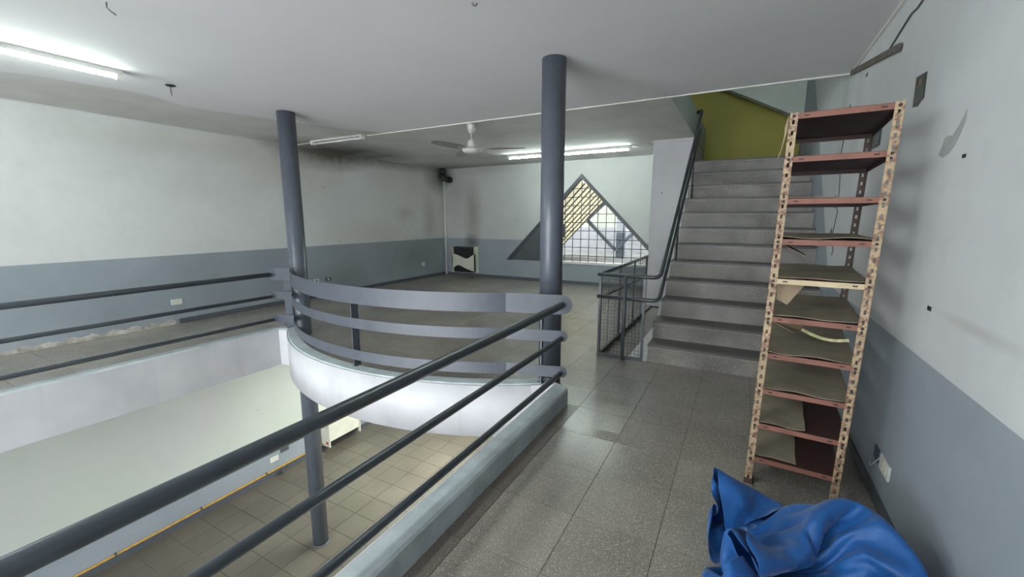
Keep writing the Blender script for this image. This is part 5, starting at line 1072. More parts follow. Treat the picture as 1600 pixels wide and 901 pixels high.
-46,-370,15,-10,-378,25,-9,-361,54,3,-381,67,6,-400,66,10,-414,75,10,-422,90,5,-412,108,11,-394,98,-3,-369,97,-18,-351,110,-18,-342,129,-30,-329,132,-28,-321,149,-42,-307,157,
-59,-290,159,-81,-267,163,-103,-240,156,-112,-204,133,-107,-169,106,-129,-133,115,-150,-100,94,-164,-62,80,-174,-42,50,-166,-32,19,-174,-5,45,-153,8,73,-123,8,92,-102,16,115,-74,31,123,
-45,43,125,-25,58,141,1,67,146,20,80,164,33,83,188,58,99,195,78,112,217,97,121,243,127,138,254,153,160,274,150,174,302,130,188,280,105,175,256,91,204,239,59,202,216,
23,198,214,-1,192,194,-2,221,179,-5,241,180,-19,244,156,-2,259,176,6,280,160,-7,303,168,-5,301,140,-11,322,122,-6,332,97,5,353,70,19,353,46,32,351,26,43,369,36,
43,370,58,43,367,74,44,369,93,56,384,90,71,383,77,84,374,64,98,362,48,121,375,50,142,387,61,157,393,83,152,388,112,168,409,88,-58,-389,15,-23,-396,27,-27,-367,41,
-20,-376,65,-16,-394,69,-11,-411,67,-8,-424,78,-13,-419,99,-7,-402,86,-21,-381,100,-25,-368,123,-37,-353,132,-41,-343,147,-49,-328,142,-63,-316,153,-80,-299,156,-100,-274,151,-116,-245,138,
-105,-212,112,-130,-176,109,-148,-136,104,-171,-98,102,-184,-70,72,-197,-42,48,-187,-43,16,-184,-26,49,-172,-7,80,-147,13,97,-119,27,102,-90,41,108,-63,54,111,-40,68,124,-24,73,146,
-5,74,167,14,93,175,35,108,193,54,117,218,82,133,231,108,150,249,133,168,276,127,170,307,108,189,286,81,181,261,70,215,246,43,222,217,9,218,202,-17,212,189,-16,219,155,
-33,241,163,-32,263,178,-14,260,153,-12,282,146,-29,300,158,-24,314,136,-29,313,110,-28,337,99,-7,333,73,5,334,50,10,342,29,17,363,29,20,371,47,21,370,64,21,370,82,
32,384,82,46,384,69,62,386,57,77,375,41,100,389,45,122,402,58,140,411,77,137,386,92,149,417,101,-71,-407,16,-40,-407,37,-47,-375,35,-42,-373,61,-36,-391,59,-32,-408,60,
-28,-425,66,-23,-433,86,-27,-411,87,-31,-397,112,-44,-379,127,-53,-366,141,-56,-349,131,-67,-341,140,-83,-324,147,-99,-306,145,-115,-279,133,-120,-249,115,-117,-212,91,-140,-176,88,-154,-135,82,
-188,-107,90,-207,-76,67,-220,-45,46,-210,-41,16,-194,-13,33,-189,3,66,-164,23,81,-135,37,87,-106,50,90,-84,65,105,-65,68,128,-48,70,149,-29,77,170,-10,96,179,12,115,193,
35,130,211,60,143,232,87,157,255,120,150,280,106,162,305,84,188,293,58,188,265,46,222,249,25,240,217,-10,232,206,-24,235,184,-36,216,173,-49,235,175,-46,251,160,-31,257,137,
-34,284,132,-49,302,145,-45,323,131,-51,315,106,-40,326,84,-21,351,77,-17,338,57,-10,337,39,-5,353,25,-2,368,37,-1,368,53,-1,368,70,7,384,72,21,387,61,38,384,48,
57,388,32,79,403,41,100,415,58,118,424,78,116,399,96,131,419,118,-75,-429,20,-57,-415,49,-66,-387,34,-64,-371,55,-58,-391,56,-54,-405,66,-50,-423,69,-43,-441,82,-47,-418,88,
-49,-393,102,-65,-383,122,-64,-362,122,-78,-352,131,-76,-337,121,-83,-316,123,-108,-310,124,-124,-284,112,-123,-253,92,-131,-214,73,-142,-173,64,-170,-141,65,-207,-113,75,-229,-81,65,-244,-49,45,
-234,-38,16,-214,-7,22,-205,12,52,-174,27,60,-150,45,69,-128,60,87,-108,67,108,-89,72,131,-72,75,152,-53,81,173,-33,100,184,-10,113,202,15,123,222,43,133,243,78,135,252,
104,136,287,83,155,305,62,181,289,39,203,266,31,217,229,1,245,229,-16,253,194,-39,235,198,-58,212,189,-55,223,162,-53,234,141,-55,262,138,-57,286,122,-69,306,130,-67,327,120,
-65,332,97,-58,328,73,-43,352,83,-33,354,64,-32,342,50,-24,337,30,-23,356,29,-20,355,48,-24,366,58,-18,382,61,-2,386,50,15,388,38,35,401,28,56,411,47,78,427,59,
97,436,81,98,414,103,112,417,133,-74,-449,30,-76,-425,57,-84,-397,43,-85,-371,48,-80,-388,59,-76,-404,65,-71,-422,73,-64,-440,87,-56,-426,105,-68,-401,100,-62,-374,101,-76,-358,104,
-93,-357,115,-98,-338,118,-91,-322,104,-116,-315,103,-132,-288,90,-143,-254,79,-154,-213,68,-156,-175,46,-187,-145,49,-225,-123,63,-246,-88,51,-267,-54,43,-257,-36,16,-238,-5,23,-219,23,36,
-196,38,57,-173,44,77,-152,62,91,-132,69,113,-113,75,135,-95,80,156,-76,85,178,-51,90,194,-22,95,210,7,102,226,41,115,229,74,113,248,85,124,288,63,147,300,41,171,284,
21,193,255,10,209,220,-22,238,223,-40,262,197,-63,241,190,-79,225,172,-73,220,145,-76,244,143,-79,269,135,-81,294,125,-80,313,109,-89,333,110,-85,327,89,-80,336,68,-65,356,83,
-56,354,66,-50,358,49,-46,339,41,-39,339,22,-41,352,33,-39,368,39,-24,374,38,-24,391,45,-7,394,30,14,410,31,37,426,44,56,425,69,80,419,86,86,432,114,89,413,140,
-94,-459,29,-94,-437,58,-99,-406,57,-105,-381,50,-97,-380,69,-94,-398,76,-90,-418,82,-85,-440,91,-78,-419,104,-75,-396,122,-81,-386,97,-89,-368,90,-94,-351,93,-111,-341,101,-98,-330,84,
-121,-315,81,-118,-280,74,-126,-244,64,-146,-209,46,-171,-177,28,-204,-151,33,-242,-132,49,-267,-97,49,-281,-65,29,-280,-33,16,-261,-5,27,-240,16,46,-217,30,66,-195,42,85,-166,44,98,
-138,47,109,-116,52,130,-102,58,154,-80,63,174,-54,68,189,-24,74,205,7,90,207,42,97,216,60,96,249,66,112,289,43,137,294,22,162,276,7,181,242,-10,202,210,-44,230,216,
-67,259,200,-70,250,167,-93,238,155,-96,227,132,-91,248,125,-101,273,126,-103,297,115,-100,311,97,-109,330,102,-102,344,90,-101,343,66,-85,363,73,-69,374,69,-73,359,58,-69,345,47,
-64,339,28,-58,349,16,-48,362,17,-33,372,15,-23,384,21,-28,403,34,-6,413,47,24,405,49,45,405,71,65,403,94,65,424,119,68,409,147,-109,-450,16,-99,-426,39,-119,-415,61,
-124,-390,56,-119,-378,72,-114,-396,81,-110,-415,91,-103,-436,103,-85,-427,122,-96,-401,121,-99,-395,95,-108,-375,93,-111,-360,105,-110,-357,84,-107,-339,67,-116,-313,59,-131,-280,57,-127,-246,41,
-159,-215,29,-190,-187,17,-224,-163,28,-258,-135,32,-276,-96,27,-303,-68,35,-302,-34,21,-283,-9,37,-259,6,57,-234,18,76,-205,21,87,-174,22,94,-153,31,115,-130,34,135,-105,35,151,
-78,45,161,-54,47,181,-23,62,186,7,80,188,32,77,214,38,94,248,47,100,288,25,126,288,3,151,269,-14,173,237,-30,194,203,-64,222,207,-89,251,193,-88,263,160,-103,251,139,
-116,237,123,-108,251,107,-117,275,107,-124,299,104,-122,317,95,-112,326,79,-124,340,88,-113,357,79,-103,367,59,-92,380,66,-83,379,52,-88,359,47,-87,347,33,-74,358,32,-61,366,34,
-54,379,24,-44,391,17,-28,409,15,-7,425,26,13,427,52,31,423,77,42,399,95,56,403,124,46,404,152,-130,-443,16,-110,-415,24,-131,-425,46,-136,-406,64,-139,-388,75,-130,-387,93,
-126,-407,103,-121,-430,114,-102,-431,135,-115,-410,118,-107,-385,113,-127,-378,105,-125,-366,89,-126,-343,88,-130,-340,63,-136,-315,46,-138,-280,34,-140,-243,21,-182,-226,31,-210,-191,31,-243,-170,16,
-273,-138,16,-297,-105,23,-315,-70,16,-324,-36,29,-299,-22,48,-272,-11,66,-240,-4,66,-210,1,75,-188,3,98,-160,8,113,-131,19,118,-105,21,133,-81,23,154,-57,44,158,-25,56,165,
5,59,183,14,66,218,37,72,247,29,88,285,7,115,280,-14,140,258,-35,167,231,-51,185,195,-84,214,197,-105,243,178,-112,264,154,-117,265,125,-132,251,113,-125,251,92,-127,275,87,
-137,297,83,-130,313,74,-135,325,88,-135,333,69,-136,353,76,-123,372,70,-115,386,63,-105,390,50,-95,379,39,-101,365,26,-86,368,16,-82,377,29,-71,386,41,-64,398,27,-48,416,18,
-29,432,34,-7,436,59,10,426,86,20,399,101,40,387,126,28,390,152,-151,-435,16,-130,-408,16,-131,-402,44,-156,-410,52,-151,-407,73,-145,-404,93,-141,-398,116,-138,-423,125,-119,-425,148,
-108,-401,136,-114,-374,129,-122,-359,116,-135,-349,101,-146,-353,83,-150,-329,67,-145,-299,62,-150,-264,48,-162,-252,16,-198,-224,14,-231,-195,19,-262,-172,31,-295,-148,18,-318,-114,16,-337,-80,16,
-337,-51,40,-310,-41,57,-278,-31,55,-247,-26,60,-217,-22,69,-192,-19,90,-163,-9,97,-132,0,105,-106,1,122,-81,13,134,-56,32,141,-35,35,169,-5,40,188,25,51,206,23,55,243,
11,76,277,-11,104,270,-31,129,246,-43,155,213,-71,177,188,-102,209,182,-111,238,155,-131,258,141,-136,275,118,-141,266,96,-145,254,78,-138,273,67,-145,296,62,-150,314,67,-156,319,84,
-160,333,68,-156,352,67,-147,372,68,-137,382,58,-129,386,44,-115,371,45,-112,384,32,-107,380,16,-96,391,17,-88,398,29,-77,410,42,-69,425,22,-49,439,40,-28,442,67,-11,429,95,
2,405,115,19,377,124,11,375,151,-172,-426,16,-151,-401,16,-135,-383,33,-155,-387,50,-168,-394,67,-166,-401,88,-161,-407,111,-154,-415,138,-131,-410,157,-115,-386,150,-135,-372,136,-139,-353,127,
-154,-352,108,-143,-333,95,-160,-313,81,-159,-282,75,-161,-281,36,-185,-259,16,-219,-230,23,-253,-204,23,-283,-178,21,-312,-151,33,-337,-121,26,-358,-89,17,-346,-71,48,-314,-63,50,-283,-54,53,
-255,-47,68,-225,-44,64,-195,-35,73,-165,-27,82,-134,-19,90,-107,-9,102,-78,1,113,-60,9,140,-31,15,159,0,32,168,16,30,201,5,43,236,-6,65,268,-25,94,254,-32,121,224,
-59,145,198,-93,169,189,-109,201,162,-121,230,136,-143,249,123,-156,270,106,-156,280,85,-164,266,74,-157,279,55,-166,296,69,-174,314,62,-179,315,80,-181,334,76,-180,352,68,-165,361,56,
-147,362,51,-150,374,43,-137,365,35,-126,370,22,-129,387,15,-118,400,17,-110,401,33,-100,412,45,-91,431,29,-70,446,48,-49,448,76,-32,420,90,-16,394,105,-2,367,123,-6,360,149,
-193,-418,16,-173,-393,16,-156,-374,30,-146,-366,53,-160,-372,70,-174,-379,87,-170,-387,111,-163,-394,139,-144,-394,165,-123,-371,165,-147,-362,151,-161,-352,134,-145,-337,121,-154,-319,109,-172,-298,94,
-170,-300,63,-180,-292,26,-208,-267,14,-241,-238,16,-274,-211,16,-303,-189,28,-329,-160,20,-355,-132,16,-375,-101,24,-348,-93,49,-318,-85,43,-290,-76,57,-261,-69,69,-232,-63,76,-200,-57,76,
-172,-48,88,-140,-41,94,-118,-26,112,-85,-21,112,-56,-6,122,-26,4,139,5,12,157,-2,21,192,-13,37,224,-24,55,258,-36,83,238,-41,110,206,-76,132,190,-102,161,169,-119,193,142,
-130,222,116,-153,241,104,-171,258,93,-179,278,84,-174,284,67,-175,283,44,-181,302,55,-193,301,70,-202,317,74,-198,329,62,-192,342,50,-172,340,48,-159,347,38,-168,362,38,-157,365,25,
-149,380,18,-141,387,31,-142,401,23,-133,401,38,-123,415,47,-112,437,35,-91,452,55,-70,447,84,-54,416,94,-38,386,103,-24,363,127,-23,346,146,-214,-410,14,-195,-386,16,-178,-366,27,
-168,-357,49,-159,-349,68,-165,-358,89,-178,-366,111,-167,-372,139,-157,-377,171,-135,-355,172,-143,-338,152,-164,-331,141,-151,-314,125,-176,-325,114,-179,-321,85,-183,-316,50,-201,-302,18,-231,-274,14,
-262,-245,26,-295,-222,16,-321,-196,15,-349,-170,16,-375,-143,16,-384,-116,38,-351,-116,52,-322,-108,46,-293,-100,54,-266,-93,67,-239,-85,80,-209,-77,86,-178,-70,94,-148,-61,105,-123,-48,119,
-99,-26,128,-66,-24,132,-30,-17,142,-1,-8,161,-21,14,182,-28,41,208,-41,46,245,-39,72,218,-63,104,203,-79,127,167,-110,153,149,-126,184,122,-142,213,99,-157,235,82,-173,254,71,
-192,265,72,-189,269,54,-199,285,44,-201,307,42,-212,298,57,-221,311,64,-220,325,53,-204,323,43,-185,325,35,-175,335,25,-176,352,20,-176,367,14,-170,376,25,-162,382,38,-163,394,28,
-156,401,43,-144,418,40,-133,443,41,-113,456,64,-90,437,87,-69,418,111,-58,383,113,-42,351,123,-44,338,144,-222,-388,19,-201,-401,34,-195,-376,40,-190,-351,47,-181,-344,67,-171,-336,88,
-170,-345,114,-181,-355,141,-170,-359,174,-147,-339,183,-164,-333,159,-166,-311,146,-167,-298,125,-190,-306,109,-195,-302,77,-210,-314,51,-225,-309,14,-255,-282,17,-284,-253,30,-315,-229,26,-341,-206,15,
-369,-182,15,-384,-156,32,-385,-128,57,-361,-99,64,-333,-108,66,-311,-88,66,-283,-85,80,-256,-76,90,-226,-66,96,-196,-55,94,-169,-57,113,-142,-48,131,-110,-40,143,-79,-27,150,-48,-5,149,
-19,-20,168,-5,4,193,-24,22,219,-58,37,233,-55,63,205,-83,95,197,-100,121,163,-116,144,129,-136,175,105,-156,203,84,-171,226,69,-184,245,55,-204,250,62,-210,266,61,-217,282,52,
-213,290,32,-230,294,42,-240,305,52,-229,310,38,-218,318,25,-203,331,22,-196,346,29,-183,354,41,-191,362,26,-192,380,22,-185,380,37,-179,390,45,-178,405,36,-167,423,39,-154,446,49,
-133,455,74,-108,442,100,-89,416,121,-77,380,123,-63,345,123,-65,331,141,-234,-408,16,-223,-401,41,-217,-377,32,-205,-370,52,-191,-365,70,-184,-354,92,-189,-334,111,-182,-333,142,-183,-341,177,
-159,-322,190,-173,-314,163,-188,-306,142,-185,-285,123,-205,-289,103,-214,-290,69,-203,-295,38,-240,-300,32,-277,-290,23,-306,-260,29,-332,-236,13,-359,-217,22,-384,-193,25,-384,-169,50,-369,-140,66,
-373,-106,81,-344,-105,84,-326,-81,80,-298,-68,83,-270,-58,87,-240,-48,92,-210,-38,97,-177,-40,100,-146,-40,110,-123,-25,134,-93,-10,148,-62,5,163,-40,-24,174,-9,-17,195,-31,1,219,
-63,23,217,-71,53,193,-102,84,191,-119,111,157,-136,137,125,-154,165,96,-173,193,74,-187,215,58,-200,234,45,-210,251,40,-224,255,51,-222,268,37,-232,281,23,-242,297,25,-256,300,36,
-251,317,33,-240,326,19,-226,338,25,-215,342,42,-205,356,49,-202,372,42,-213,375,26,-206,390,34,-200,389,48,-193,403,52,-186,423,49,-174,447,59,-152,454,85,-127,444,113,-110,409,123,
-95,376,110,-85,341,124,-85,324,139,-252,-394,14,-237,-384,33,-223,-377,54,-220,-353,46,-214,-363,67,-201,-345,80,-206,-348,109,-203,-340,141,-193,-323,171,-171,-302,184,-161,-298,154,-182,-282,142,
-201,-268,124,-209,-269,93,-196,-274,61,-214,-275,31,-254,-280,34,-291,-283,41,-325,-273,21,-352,-251,13,-378,-228,20,-383,-205,43,-370,-181,62,-379,-152,81,-381,-118,97,-359,-100,101,-334,-84,101,
-310,-66,103,-281,-56,107,-252,-48,112,-222,-37,116,-190,-25,114,-158,-22,105,-129,-10,119,-109,6,144,-81,0,172,-56,-23,189,-20,-36,192,-44,-16,213,-61,15,197,-87,41,183,-119,73,182,
-141,107,158,-157,140,133,-175,159,98,-194,186,75,-207,207,57,-219,224,42,-229,239,39,-238,253,33,-241,266,48,-251,273,32,-262,284,20,-261,301,13,-265,319,16,-261,337,16,-248,341,33,
-233,355,33,-225,366,46,-215,379,60,-224,383,44,-228,396,35,-221,400,51,-211,402,64,-206,423,59,-193,448,69,-171,452,96,-145,441,125,-129,406,113,-115,370,106,-105,334,121,-104,317,133,
-268,-400,30,-245,-405,40,-245,-383,50,-240,-362,39,-234,-355,60,-219,-335,71,-223,-336,101,-215,-324,132,-198,-306,159,-177,-284,174,-152,-279,154,-176,-262,140,-183,-262,111,-198,-250,84,-194,-255,48,
-226,-256,34,-264,-260,43,-302,-263,49,-339,-263,34,-370,-263,19,-383,-240,39,-376,-217,60,-375,-192,80,-384,-164,99,-378,-131,115,-353,-118,111,-328,-104,107,-307,-87,94,-281,-79,103,-252,-70,110,
-221,-59,111,-191,-47,114,-159,-36,121,-148,-3,122,-127,1,152,-98,-15,174,-62,-32,171,-33,-52,186,-57,-31,207,-78,1,201,-104,28,188,-127,60,166,-142,96,139,-166,127,118,-195,158,106,
-212,187,87,-225,208,70,-236,227,56,-248,228,38,-251,243,48,-260,257,41,-266,275,48,-270,292,40,-278,306,28,-288,319,17,-284,336,22,-267,352,22,-250,366,24,-241,379,36,-236,371,55,
-235,386,64,-243,392,51,-240,407,53,-234,405,70,-226,426,65,-212,448,80,-189,450,108,-163,433,134,-150,399,114,-135,363,103,-124,325,114,-122,308,125,-274,-417,44,-262,-396,51,-259,-383,31,
-261,-365,47,-247,-345,44,-238,-327,62,-223,-318,88,-224,-308,121,-204,-289,146,-183,-267,162,-153,-256,153,-165,-255,123,-187,-242,103,-181,-241,69,-203,-235,39,-238,-235,34,-276,-239,42,-312,-242,45,
-345,-243,28,-366,-262,42,-386,-250,56,-385,-227,76,-384,-203,97,-381,-175,117,-364,-144,124,-351,-137,101,-329,-121,91,-305,-104,82,-278,-97,91,-249,-89,100,-220,-81,108,-191,-69,122,-178,-40,132,
-169,-3,129,-139,-17,148,-109,-33,171,-74,-49,163,-47,-68,184,-72,-45,201,-93,-13,195,-109,15,171,-129,49,149,-150,84,124,-180,113,110,-204,145,91,-222,174,73,-241,196,64,-250,212,47,
-264,224,53,-271,234,42,-279,248,50,-283,265,38,-282,279,24,-297,293,24,-295,308,37,-282,321,41,-271,343,43,-270,366,36,-262,387,38,-259,370,51,-249,368,69,-255,383,65,-260,396,58,
-255,411,65,-247,431,69,-230,445,91,-206,445,120,-179,423,142,-169,391,116,-155,355,101,-141,316,105,-137,299,113,-287,-409,27,-284,-403,50,-274,-381,48,-278,-363,32,-269,-349,50,-258,-333,70,
-240,-308,79,-221,-293,105,-213,-273,135,-189,-251,148,-158,-236,148,-156,-237,114,-181,-222,96,-182,-219,62,-213,-214,40,-249,-217,43,-287,-220,36,-322,-222,40,-358,-228,36,-365,-250,57,-384,-262,74,
-380,-239,93,-377,-215,112,-367,-186,129,-349,-156,133,-340,-155,106,-321,-141,90,-308,-117,101,-279,-116,100,-252,-108,110,-224,-98,121,-211,-69,131,-198,-38,137,-184,-4,145,-155,-27,156,-120,-49,162,
-84,-67,157,-60,-84,183,-85,-55,188,-110,-26,194,-127,4,172,-147,37,146,-162,69,114,-184,101,92,-207,133,74,-233,160,62,-241,184,46,-263,195,50,-278,208,50,-287,222,48,-290,235,37,
-287,249,23,-300,266,26,-294,279,42,-295,296,57,-297,315,59,-292,340,54,-288,365,50,-284,388,39,-277,380,57,-272,368,72,-266,379,83,-275,392,73,-270,407,75,-265,429,81,-247,443,104,
-223,440,132,-196,411,150,-188,381,120,-175,346,101,-159,307,98,-156,291,107,-299,-390,20,-304,-401,40,-294,-387,56,-287,-363,52,-288,-340,46,-277,-325,68,-260,-303,86,-235,-280,95,-219,-258,120,
-193,-237,133,-165,-217,140,-147,-218,110,-172,-203,89,-186,-198,56,-224,-197,49,-259,-197,39,-296,-200,41,-330,-202,35,-357,-215,53,-370,-235,73,-364,-264,77,-362,-246,100,-357,-216,104,-350,-198,132,
-334,-170,140,-327,-170,113,-307,-151,103,-311,-126,119,-284,-130,116,-255,-124,123,-244,-96,130,-232,-65,133,-220,-33,138,-191,-20,158,-164,-42,143,-129,-64,150,-93,-86,155,-76,-98,189,-101,-68,195,
-127,-39,193,-141,-11,167,-158,21,137,-176,54,107,-196,86,83,-221,118,68,-234,147,45,-250,169,33,-268,187,31,-280,201,29,-296,203,37,-291,218,24,-304,234,26,-308,251,41,-307,267,57,
-317,289,55,-317,307,47,-310,333,42,-305,361,36,-302,381,52,-294,394,69,-292,374,71,-287,385,83,-282,398,91,-292,409,79,-280,424,94,-264,441,116,-238,431,144,-212,399,157,-198,366,131,
-193,335,101,-177,298,89,-175,284,101,-318,-379,17,-323,-391,36,-316,-385,57,-304,-365,66,-304,-340,60,-294,-312,64,-272,-290,74,-248,-266,85,-217,-253,99,-192,-229,112,-172,-203,126,-141,-197,109,
-162,-186,80,-193,-178,61,-230,-176,48,-266,-177,45,-303,-178,42,-333,-187,52,-349,-209,72,-351,-236,62,-344,-259,72,-341,-248,99,-337,-217,100,-332,-211,133,-320,-184,146,-312,-184,120,-295,-160,117,
-313,-143,130,-286,-147,129,-272,-122,136,-264,-92,133,-252,-62,141,-234,-35,154,-198,-36,170,-174,-59,148,-138,-82,142,-105,-103,159,-92,-109,197,-118,-80,200,-144,-52,192,-160,-20,171,-176,17,148,
-193,42,110,-209,70,79,-227,102,55,-245,130,36,-261,153,25,-276,172,17,-288,187,14,-299,200,16,-313,210,23,-308,220,42,-317,236,55,-328,259,55,-331,279,39,-334,298,34,-328,326,28,
-323,351,46,-319,374,62,-314,390,78,-308,374,85,-296,372,99,-300,389,93,-297,405,98,-299,429,103,-280,434,129,-253,421,155,-227,385,162,-210,350,140,-208,321,107,-194,289,81,-194,277,94,
-335,-365,16,-341,-377,35,-337,-378,58,-323,-366,76,-310,-344,80,-304,-314,83,-285,-286,91,-261,-262,102,-231,-245,113,-208,-216,111,-182,-189,113,-146,-178,118,-166,-166,87,-201,-161,72,-236,-156,54,
-272,-157,51,-308,-164,57,-325,-186,72,-331,-216,81,-332,-230,57,-324,-253,67,-320,-251,96,-316,-220,98,-313,-220,133,-304,-197,153,-296,-197,125,-288,-168,134,-317,-163,135,-300,-145,146,-293,-117,139,
-282,-90,146,-267,-62,156,-241,-44,172,-203,-52,183,-182,-77,158,-147,-101,143,-115,-122,164,-109,-120,205,-136,-91,201,-163,-62,198,-178,-25,183,-195,8,155,-211,32,116,-227,58,82,-242,86,53,
-258,114,30,-273,136,17,-290,155,16,-303,171,16,-314,184,14,-318,189,32,-327,207,44,-338,227,54,-346,250,45,-348,270,25,-354,290,22,-349,321,29,-345,349,47,-340,371,68,-333,384,86,
-320,387,97,-313,380,112,-306,394,113,-317,405,97,-315,423,116,-295,428,143,-267,409,166,-242,371,166,-225,335,144,-211,302,117,-216,286,77,-212,270,82,-353,-353,16,-357,-364,36,-349,-360,58,
-342,-359,84,-324,-343,96,-305,-319,104,-287,-291,112,-271,-258,120,-244,-239,130,-219,-211,129,-185,-194,134,-160,-165,128,-167,-146,92,-202,-140,75,-242,-138,66,-277,-139,63,-292,-171,71,-310,-190,87,
-310,-221,81,-312,-223,55,-304,-246,63,-300,-254,90,-295,-224,97,-292,-224,133,-286,-207,159,-275,-200,134,-297,-182,147,-319,-164,155,-321,-140,147,-310,-114,151,-296,-89,161,-277,-64,174,-246,-55,190,
-209,-70,193,-184,-94,170,-156,-121,145,-126,-139,172,-127,-129,213,-155,-100,209,-181,-70,206,-195,-32,194,-212,-4,161,-229,24,125,-242,58,98,-259,84,67,-276,103,37,-288,119,16,-304,139,20,
-318,155,15,-329,168,16,-337,183,23,-346,201,35,-358,218,51,-358,237,29,-365,264,40,-374,282,32,-371,317,31,-362,339,58,-355,361,80,-344,372,100,-325,368,102,-333,381,113,-324,389,125,
-336,398,110,-330,416,129,-308,420,157,-281,396,176,-258,356,170,-241,320,146,-226,286,119,-238,281,77,-226,276,66,-372,-343,16,-373,-349,39,-368,-351,63,-357,-345,87,-340,-333,106,-318,-314,120,
-295,-290,132,-278,-258,140,-253,-237,149,-222,-215,151,-201,-183,142,-174,-154,138,-174,-130,107,-206,-123,85,-248,-129,83,-281,-142,84,-276,-177,82,-294,-197,98,-289,-219,80,-292,-214,54,-285,-238,59,
-281,-257,79,-282,-239,107,-272,-216,133,-269,-218,164,-264,-193,149,-286,-178,163,-307,-158,171,-327,-141,166,-323,-113,168,-307,-90,180,-285,-68,194,-251,-69,205,-214,-88,203,-186,-112,181,-165,-140,150,
-137,-155,182,-145,-138,221,-175,-109,214,-200,-77,217,-214,-42,198,-226,-1,178,-243,27,142,-260,52,108,-274,68,69,-280,82,32,-300,102,18,-318,122,17,-332,139,16,-344,153,19,-351,168,30,
-350,183,48,-366,202,36,-377,231,39,-384,260,50,-386,283,53,-357,301,42,-363,321,70,-341,344,80,-334,353,103,-329,358,123,-330,371,130,-341,382,137,-353,390,124,-344,409,144,-321,410,172,
-294,381,185,-274,341,171,-258,306,144,-243,271,118,-252,264,75,-239,257,67,-361,-326,20,-375,-328,40,-380,-333,64,-367,-326,88,-354,-319,113,-332,-303,132,-306,-284,149,-282,-259,162,-260,-235,169,
-233,-209,168,-209,-178,162,-187,-143,152,-184,-116,121,-205,-142,96,-245,-142,101,-280,-143,105,-285,-176,103,-275,-204,107,-268,-212,80,-273,-204,57,-266,-228,58,-260,-251,75,-267,-227,97,-254,-225,132,
-249,-210,157,-260,-184,168,-276,-162,152,-296,-141,162,-313,-142,183,-325,-119,189,-315,-93,199,-289,-76,213,-254,-84,220,-220,-107,212,-198,-131,182,-171,-161,156,-147,-171,194,-165,-147,226,-194,-117,222,
-218,-84,229,-227,-44,216,-243,-8,190,-260,17,151,-274,34,111,-277,46,68,-292,64,34,-313,86,25,-332,106,17,-347,123,19,-357,138,27,-357,151,43,-368,171,51,-384,195,46,-384,223,59,
-384,254,73,-384,278,76,-358,280,47,-346,309,70,-335,332,96,-352,348,113,-342,346,131,-338,356,144,-352,364,134,-363,380,140,-357,402,160,-333,399,186,-308,365,191,-291,328,168,-276,298,133,
-261,257,116,-267,246,74,-252,239,69,-361,-304,22,-367,-309,46,-382,-313,68,-355,-311,80,-340,-305,105,-340,-283,132,-319,-268,158,-293,-248,177,-270,-228,188,-250,-199,178,-222,-170,177,-203,-135,165,
-204,-116,125,-198,-156,109,-241,-161,109,-269,-145,123,-278,-178,122,-257,-193,111,-251,-200,84,-254,-194,61,-246,-218,59,-240,-245,71,-250,-218,90,-239,-210,126,-233,-199,150,-248,-174,154,-263,-146,157,
-283,-131,175,-298,-137,196,-320,-127,208,-320,-99,219,-292,-84,233,-257,-98,236,-235,-121,206,-208,-150,184,-177,-181,161,-162,-184,205,-186,-155,231,-214,-124,231,-235,-89,242,-242,-48,233,-261,-18,201,
-275,1,158,-284,14,114,-287,27,70,-304,46,37,-325,68,23,-345,89,21,-351,109,35,-366,122,39,-375,139,47,-384,159,55,-381,186,66,-384,216,81,-384,249,95,-373,271,94,-356,262,59,
-337,292,80,-336,315,109,-351,333,128,-363,345,140,-350,342,153,-358,358,155,-375,372,155,-369,394,176,-342,386,201,-323,349,193,-310,316,161,-295,287,126,-280,244,113,-275,225,74,-274,236,61,
-368,-284,26,-367,-288,52,-381,-293,76,-360,-297,97,-331,-286,97,-333,-264,123,-324,-247,156,-305,-230,183,-283,-220,204,-267,-191,190,-237,-164,192,-222,-129,174,-226,-118,132,-195,-147,129,-232,-167,128,
-258,-145,141,-261,-178,135,-258,-171,108,-254,-179,82,-236,-184,66,-227,-207,62,-220,-237,65,-232,-208,83,-229,-193,119,-222,-183,143,-233,-165,165,-248,-137,169,-269,-130,190,-287,-125,209,-307,-132,224,
-322,-110,238,-292,-96,251,-262,-118,243,-229,-137,220,-215,-170,191,-183,-202,168,-178,-194,216,-207,-164,236,-230,-130,247,-254,-95,256,-249,-67,223,-277,-32,210,-286,-19,163,-289,-8,116,-299,8,73,
-316,28,39,-338,51,25,-356,75,32,-358,94,49,-371,110,56,-380,128,64,-380,151,74,-380,178,87,-379,210,101,-379,244,116,-361,261,109,-352,244,71,-335,276,94,-350,302,119,-368,326,120,
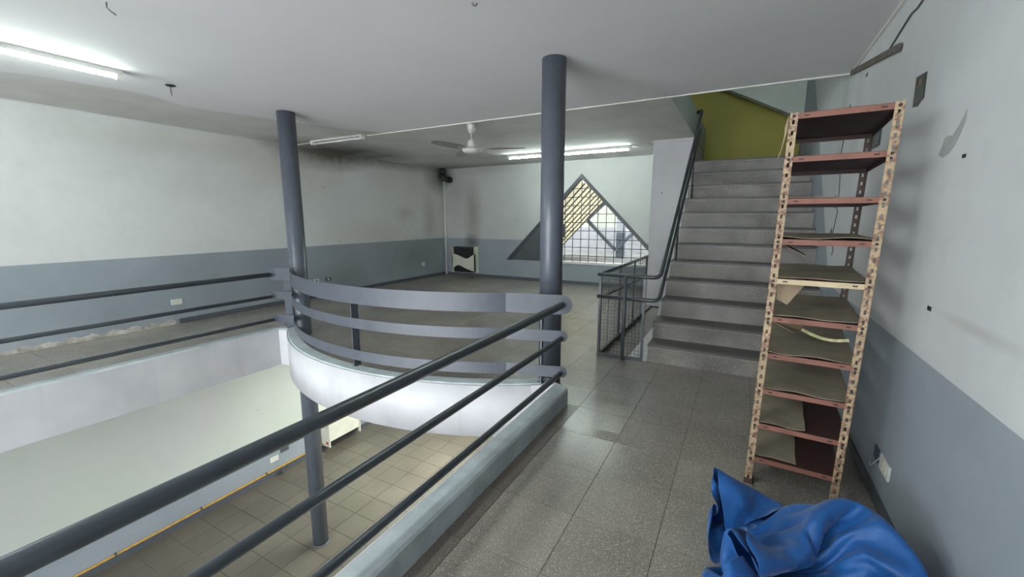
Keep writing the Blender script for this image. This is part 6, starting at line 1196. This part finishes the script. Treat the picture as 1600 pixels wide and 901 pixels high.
-369,326,142,-367,333,159,-368,347,171,-384,363,173,-378,386,194,-350,369,212,-340,335,188,-327,313,147,-313,272,126,-299,232,106,-297,223,63,-283,215,68,-385,-272,32,-386,-282,58,-380,-273,85,
-353,-287,79,-341,-267,100,-318,-247,120,-320,-225,151,-300,-208,178,-304,-212,208,-285,-183,202,-253,-158,207,-241,-123,185,-243,-126,140,-206,-146,147,-232,-148,118,-239,-145,152,-240,-177,139,-240,-184,111,
-242,-165,91,-225,-181,85,-210,-198,72,-201,-228,72,-222,-216,100,-212,-180,114,-209,-168,137,-223,-149,158,-246,-156,179,-268,-150,199,-282,-142,220,-296,-135,242,-306,-114,223,-297,-116,257,-273,-135,235,
-236,-158,219,-195,-163,196,-202,-211,178,-197,-201,227,-229,-167,230,-252,-136,251,-232,-101,265,-257,-69,245,-290,-51,215,-289,-42,166,-299,-28,120,-310,-11,76,-329,10,42,-352,35,30,-366,60,45,
-371,82,61,-374,99,74,-372,120,83,-370,144,92,-367,173,103,-365,205,117,-370,238,135,-348,250,123,-352,228,85,-340,263,110,-367,291,118,-381,314,133,-386,336,138,-386,342,157,-384,334,174,
-376,351,189,-386,373,210,-359,349,218,-359,328,179,-346,302,140,-331,258,124,-318,221,99,-312,206,58,-297,200,56]
TN = round((len(CLOTH)/3)**.5)
tv = [(CLOTH[3*i]/1000, CLOTH[3*i+1]/1000, CLOTH[3*i+2]/1000) for i in range(TN*TN)]
me = bpy.data.meshes.new('tarpaulin'); me.from_pydata([TARP_XF(v) for v in tv], [], [(j*TN+i, j*TN+i+1, (j+1)*TN+i+1, (j+1)*TN+i) for j in range(TN-1) for i in range(TN-1)])
me.materials.append(m_tarp)
for p in me.polygons: p.use_smooth = True
tp = bpy.data.objects.new('tarpaulin', me); COL.objects.link(tp); tp.location = TARP_LOC
so = tp.modifiers.new('thick', 'SOLIDIFY'); so.thickness = .002
sb = tp.modifiers.new('smooth', 'SUBSURF'); sb.levels = 1; sb.render_levels = 1
tag(tp, 'crumpled bright blue tarpaulin heaped on the floor in front of the shelving unit', 'tarpaulin')
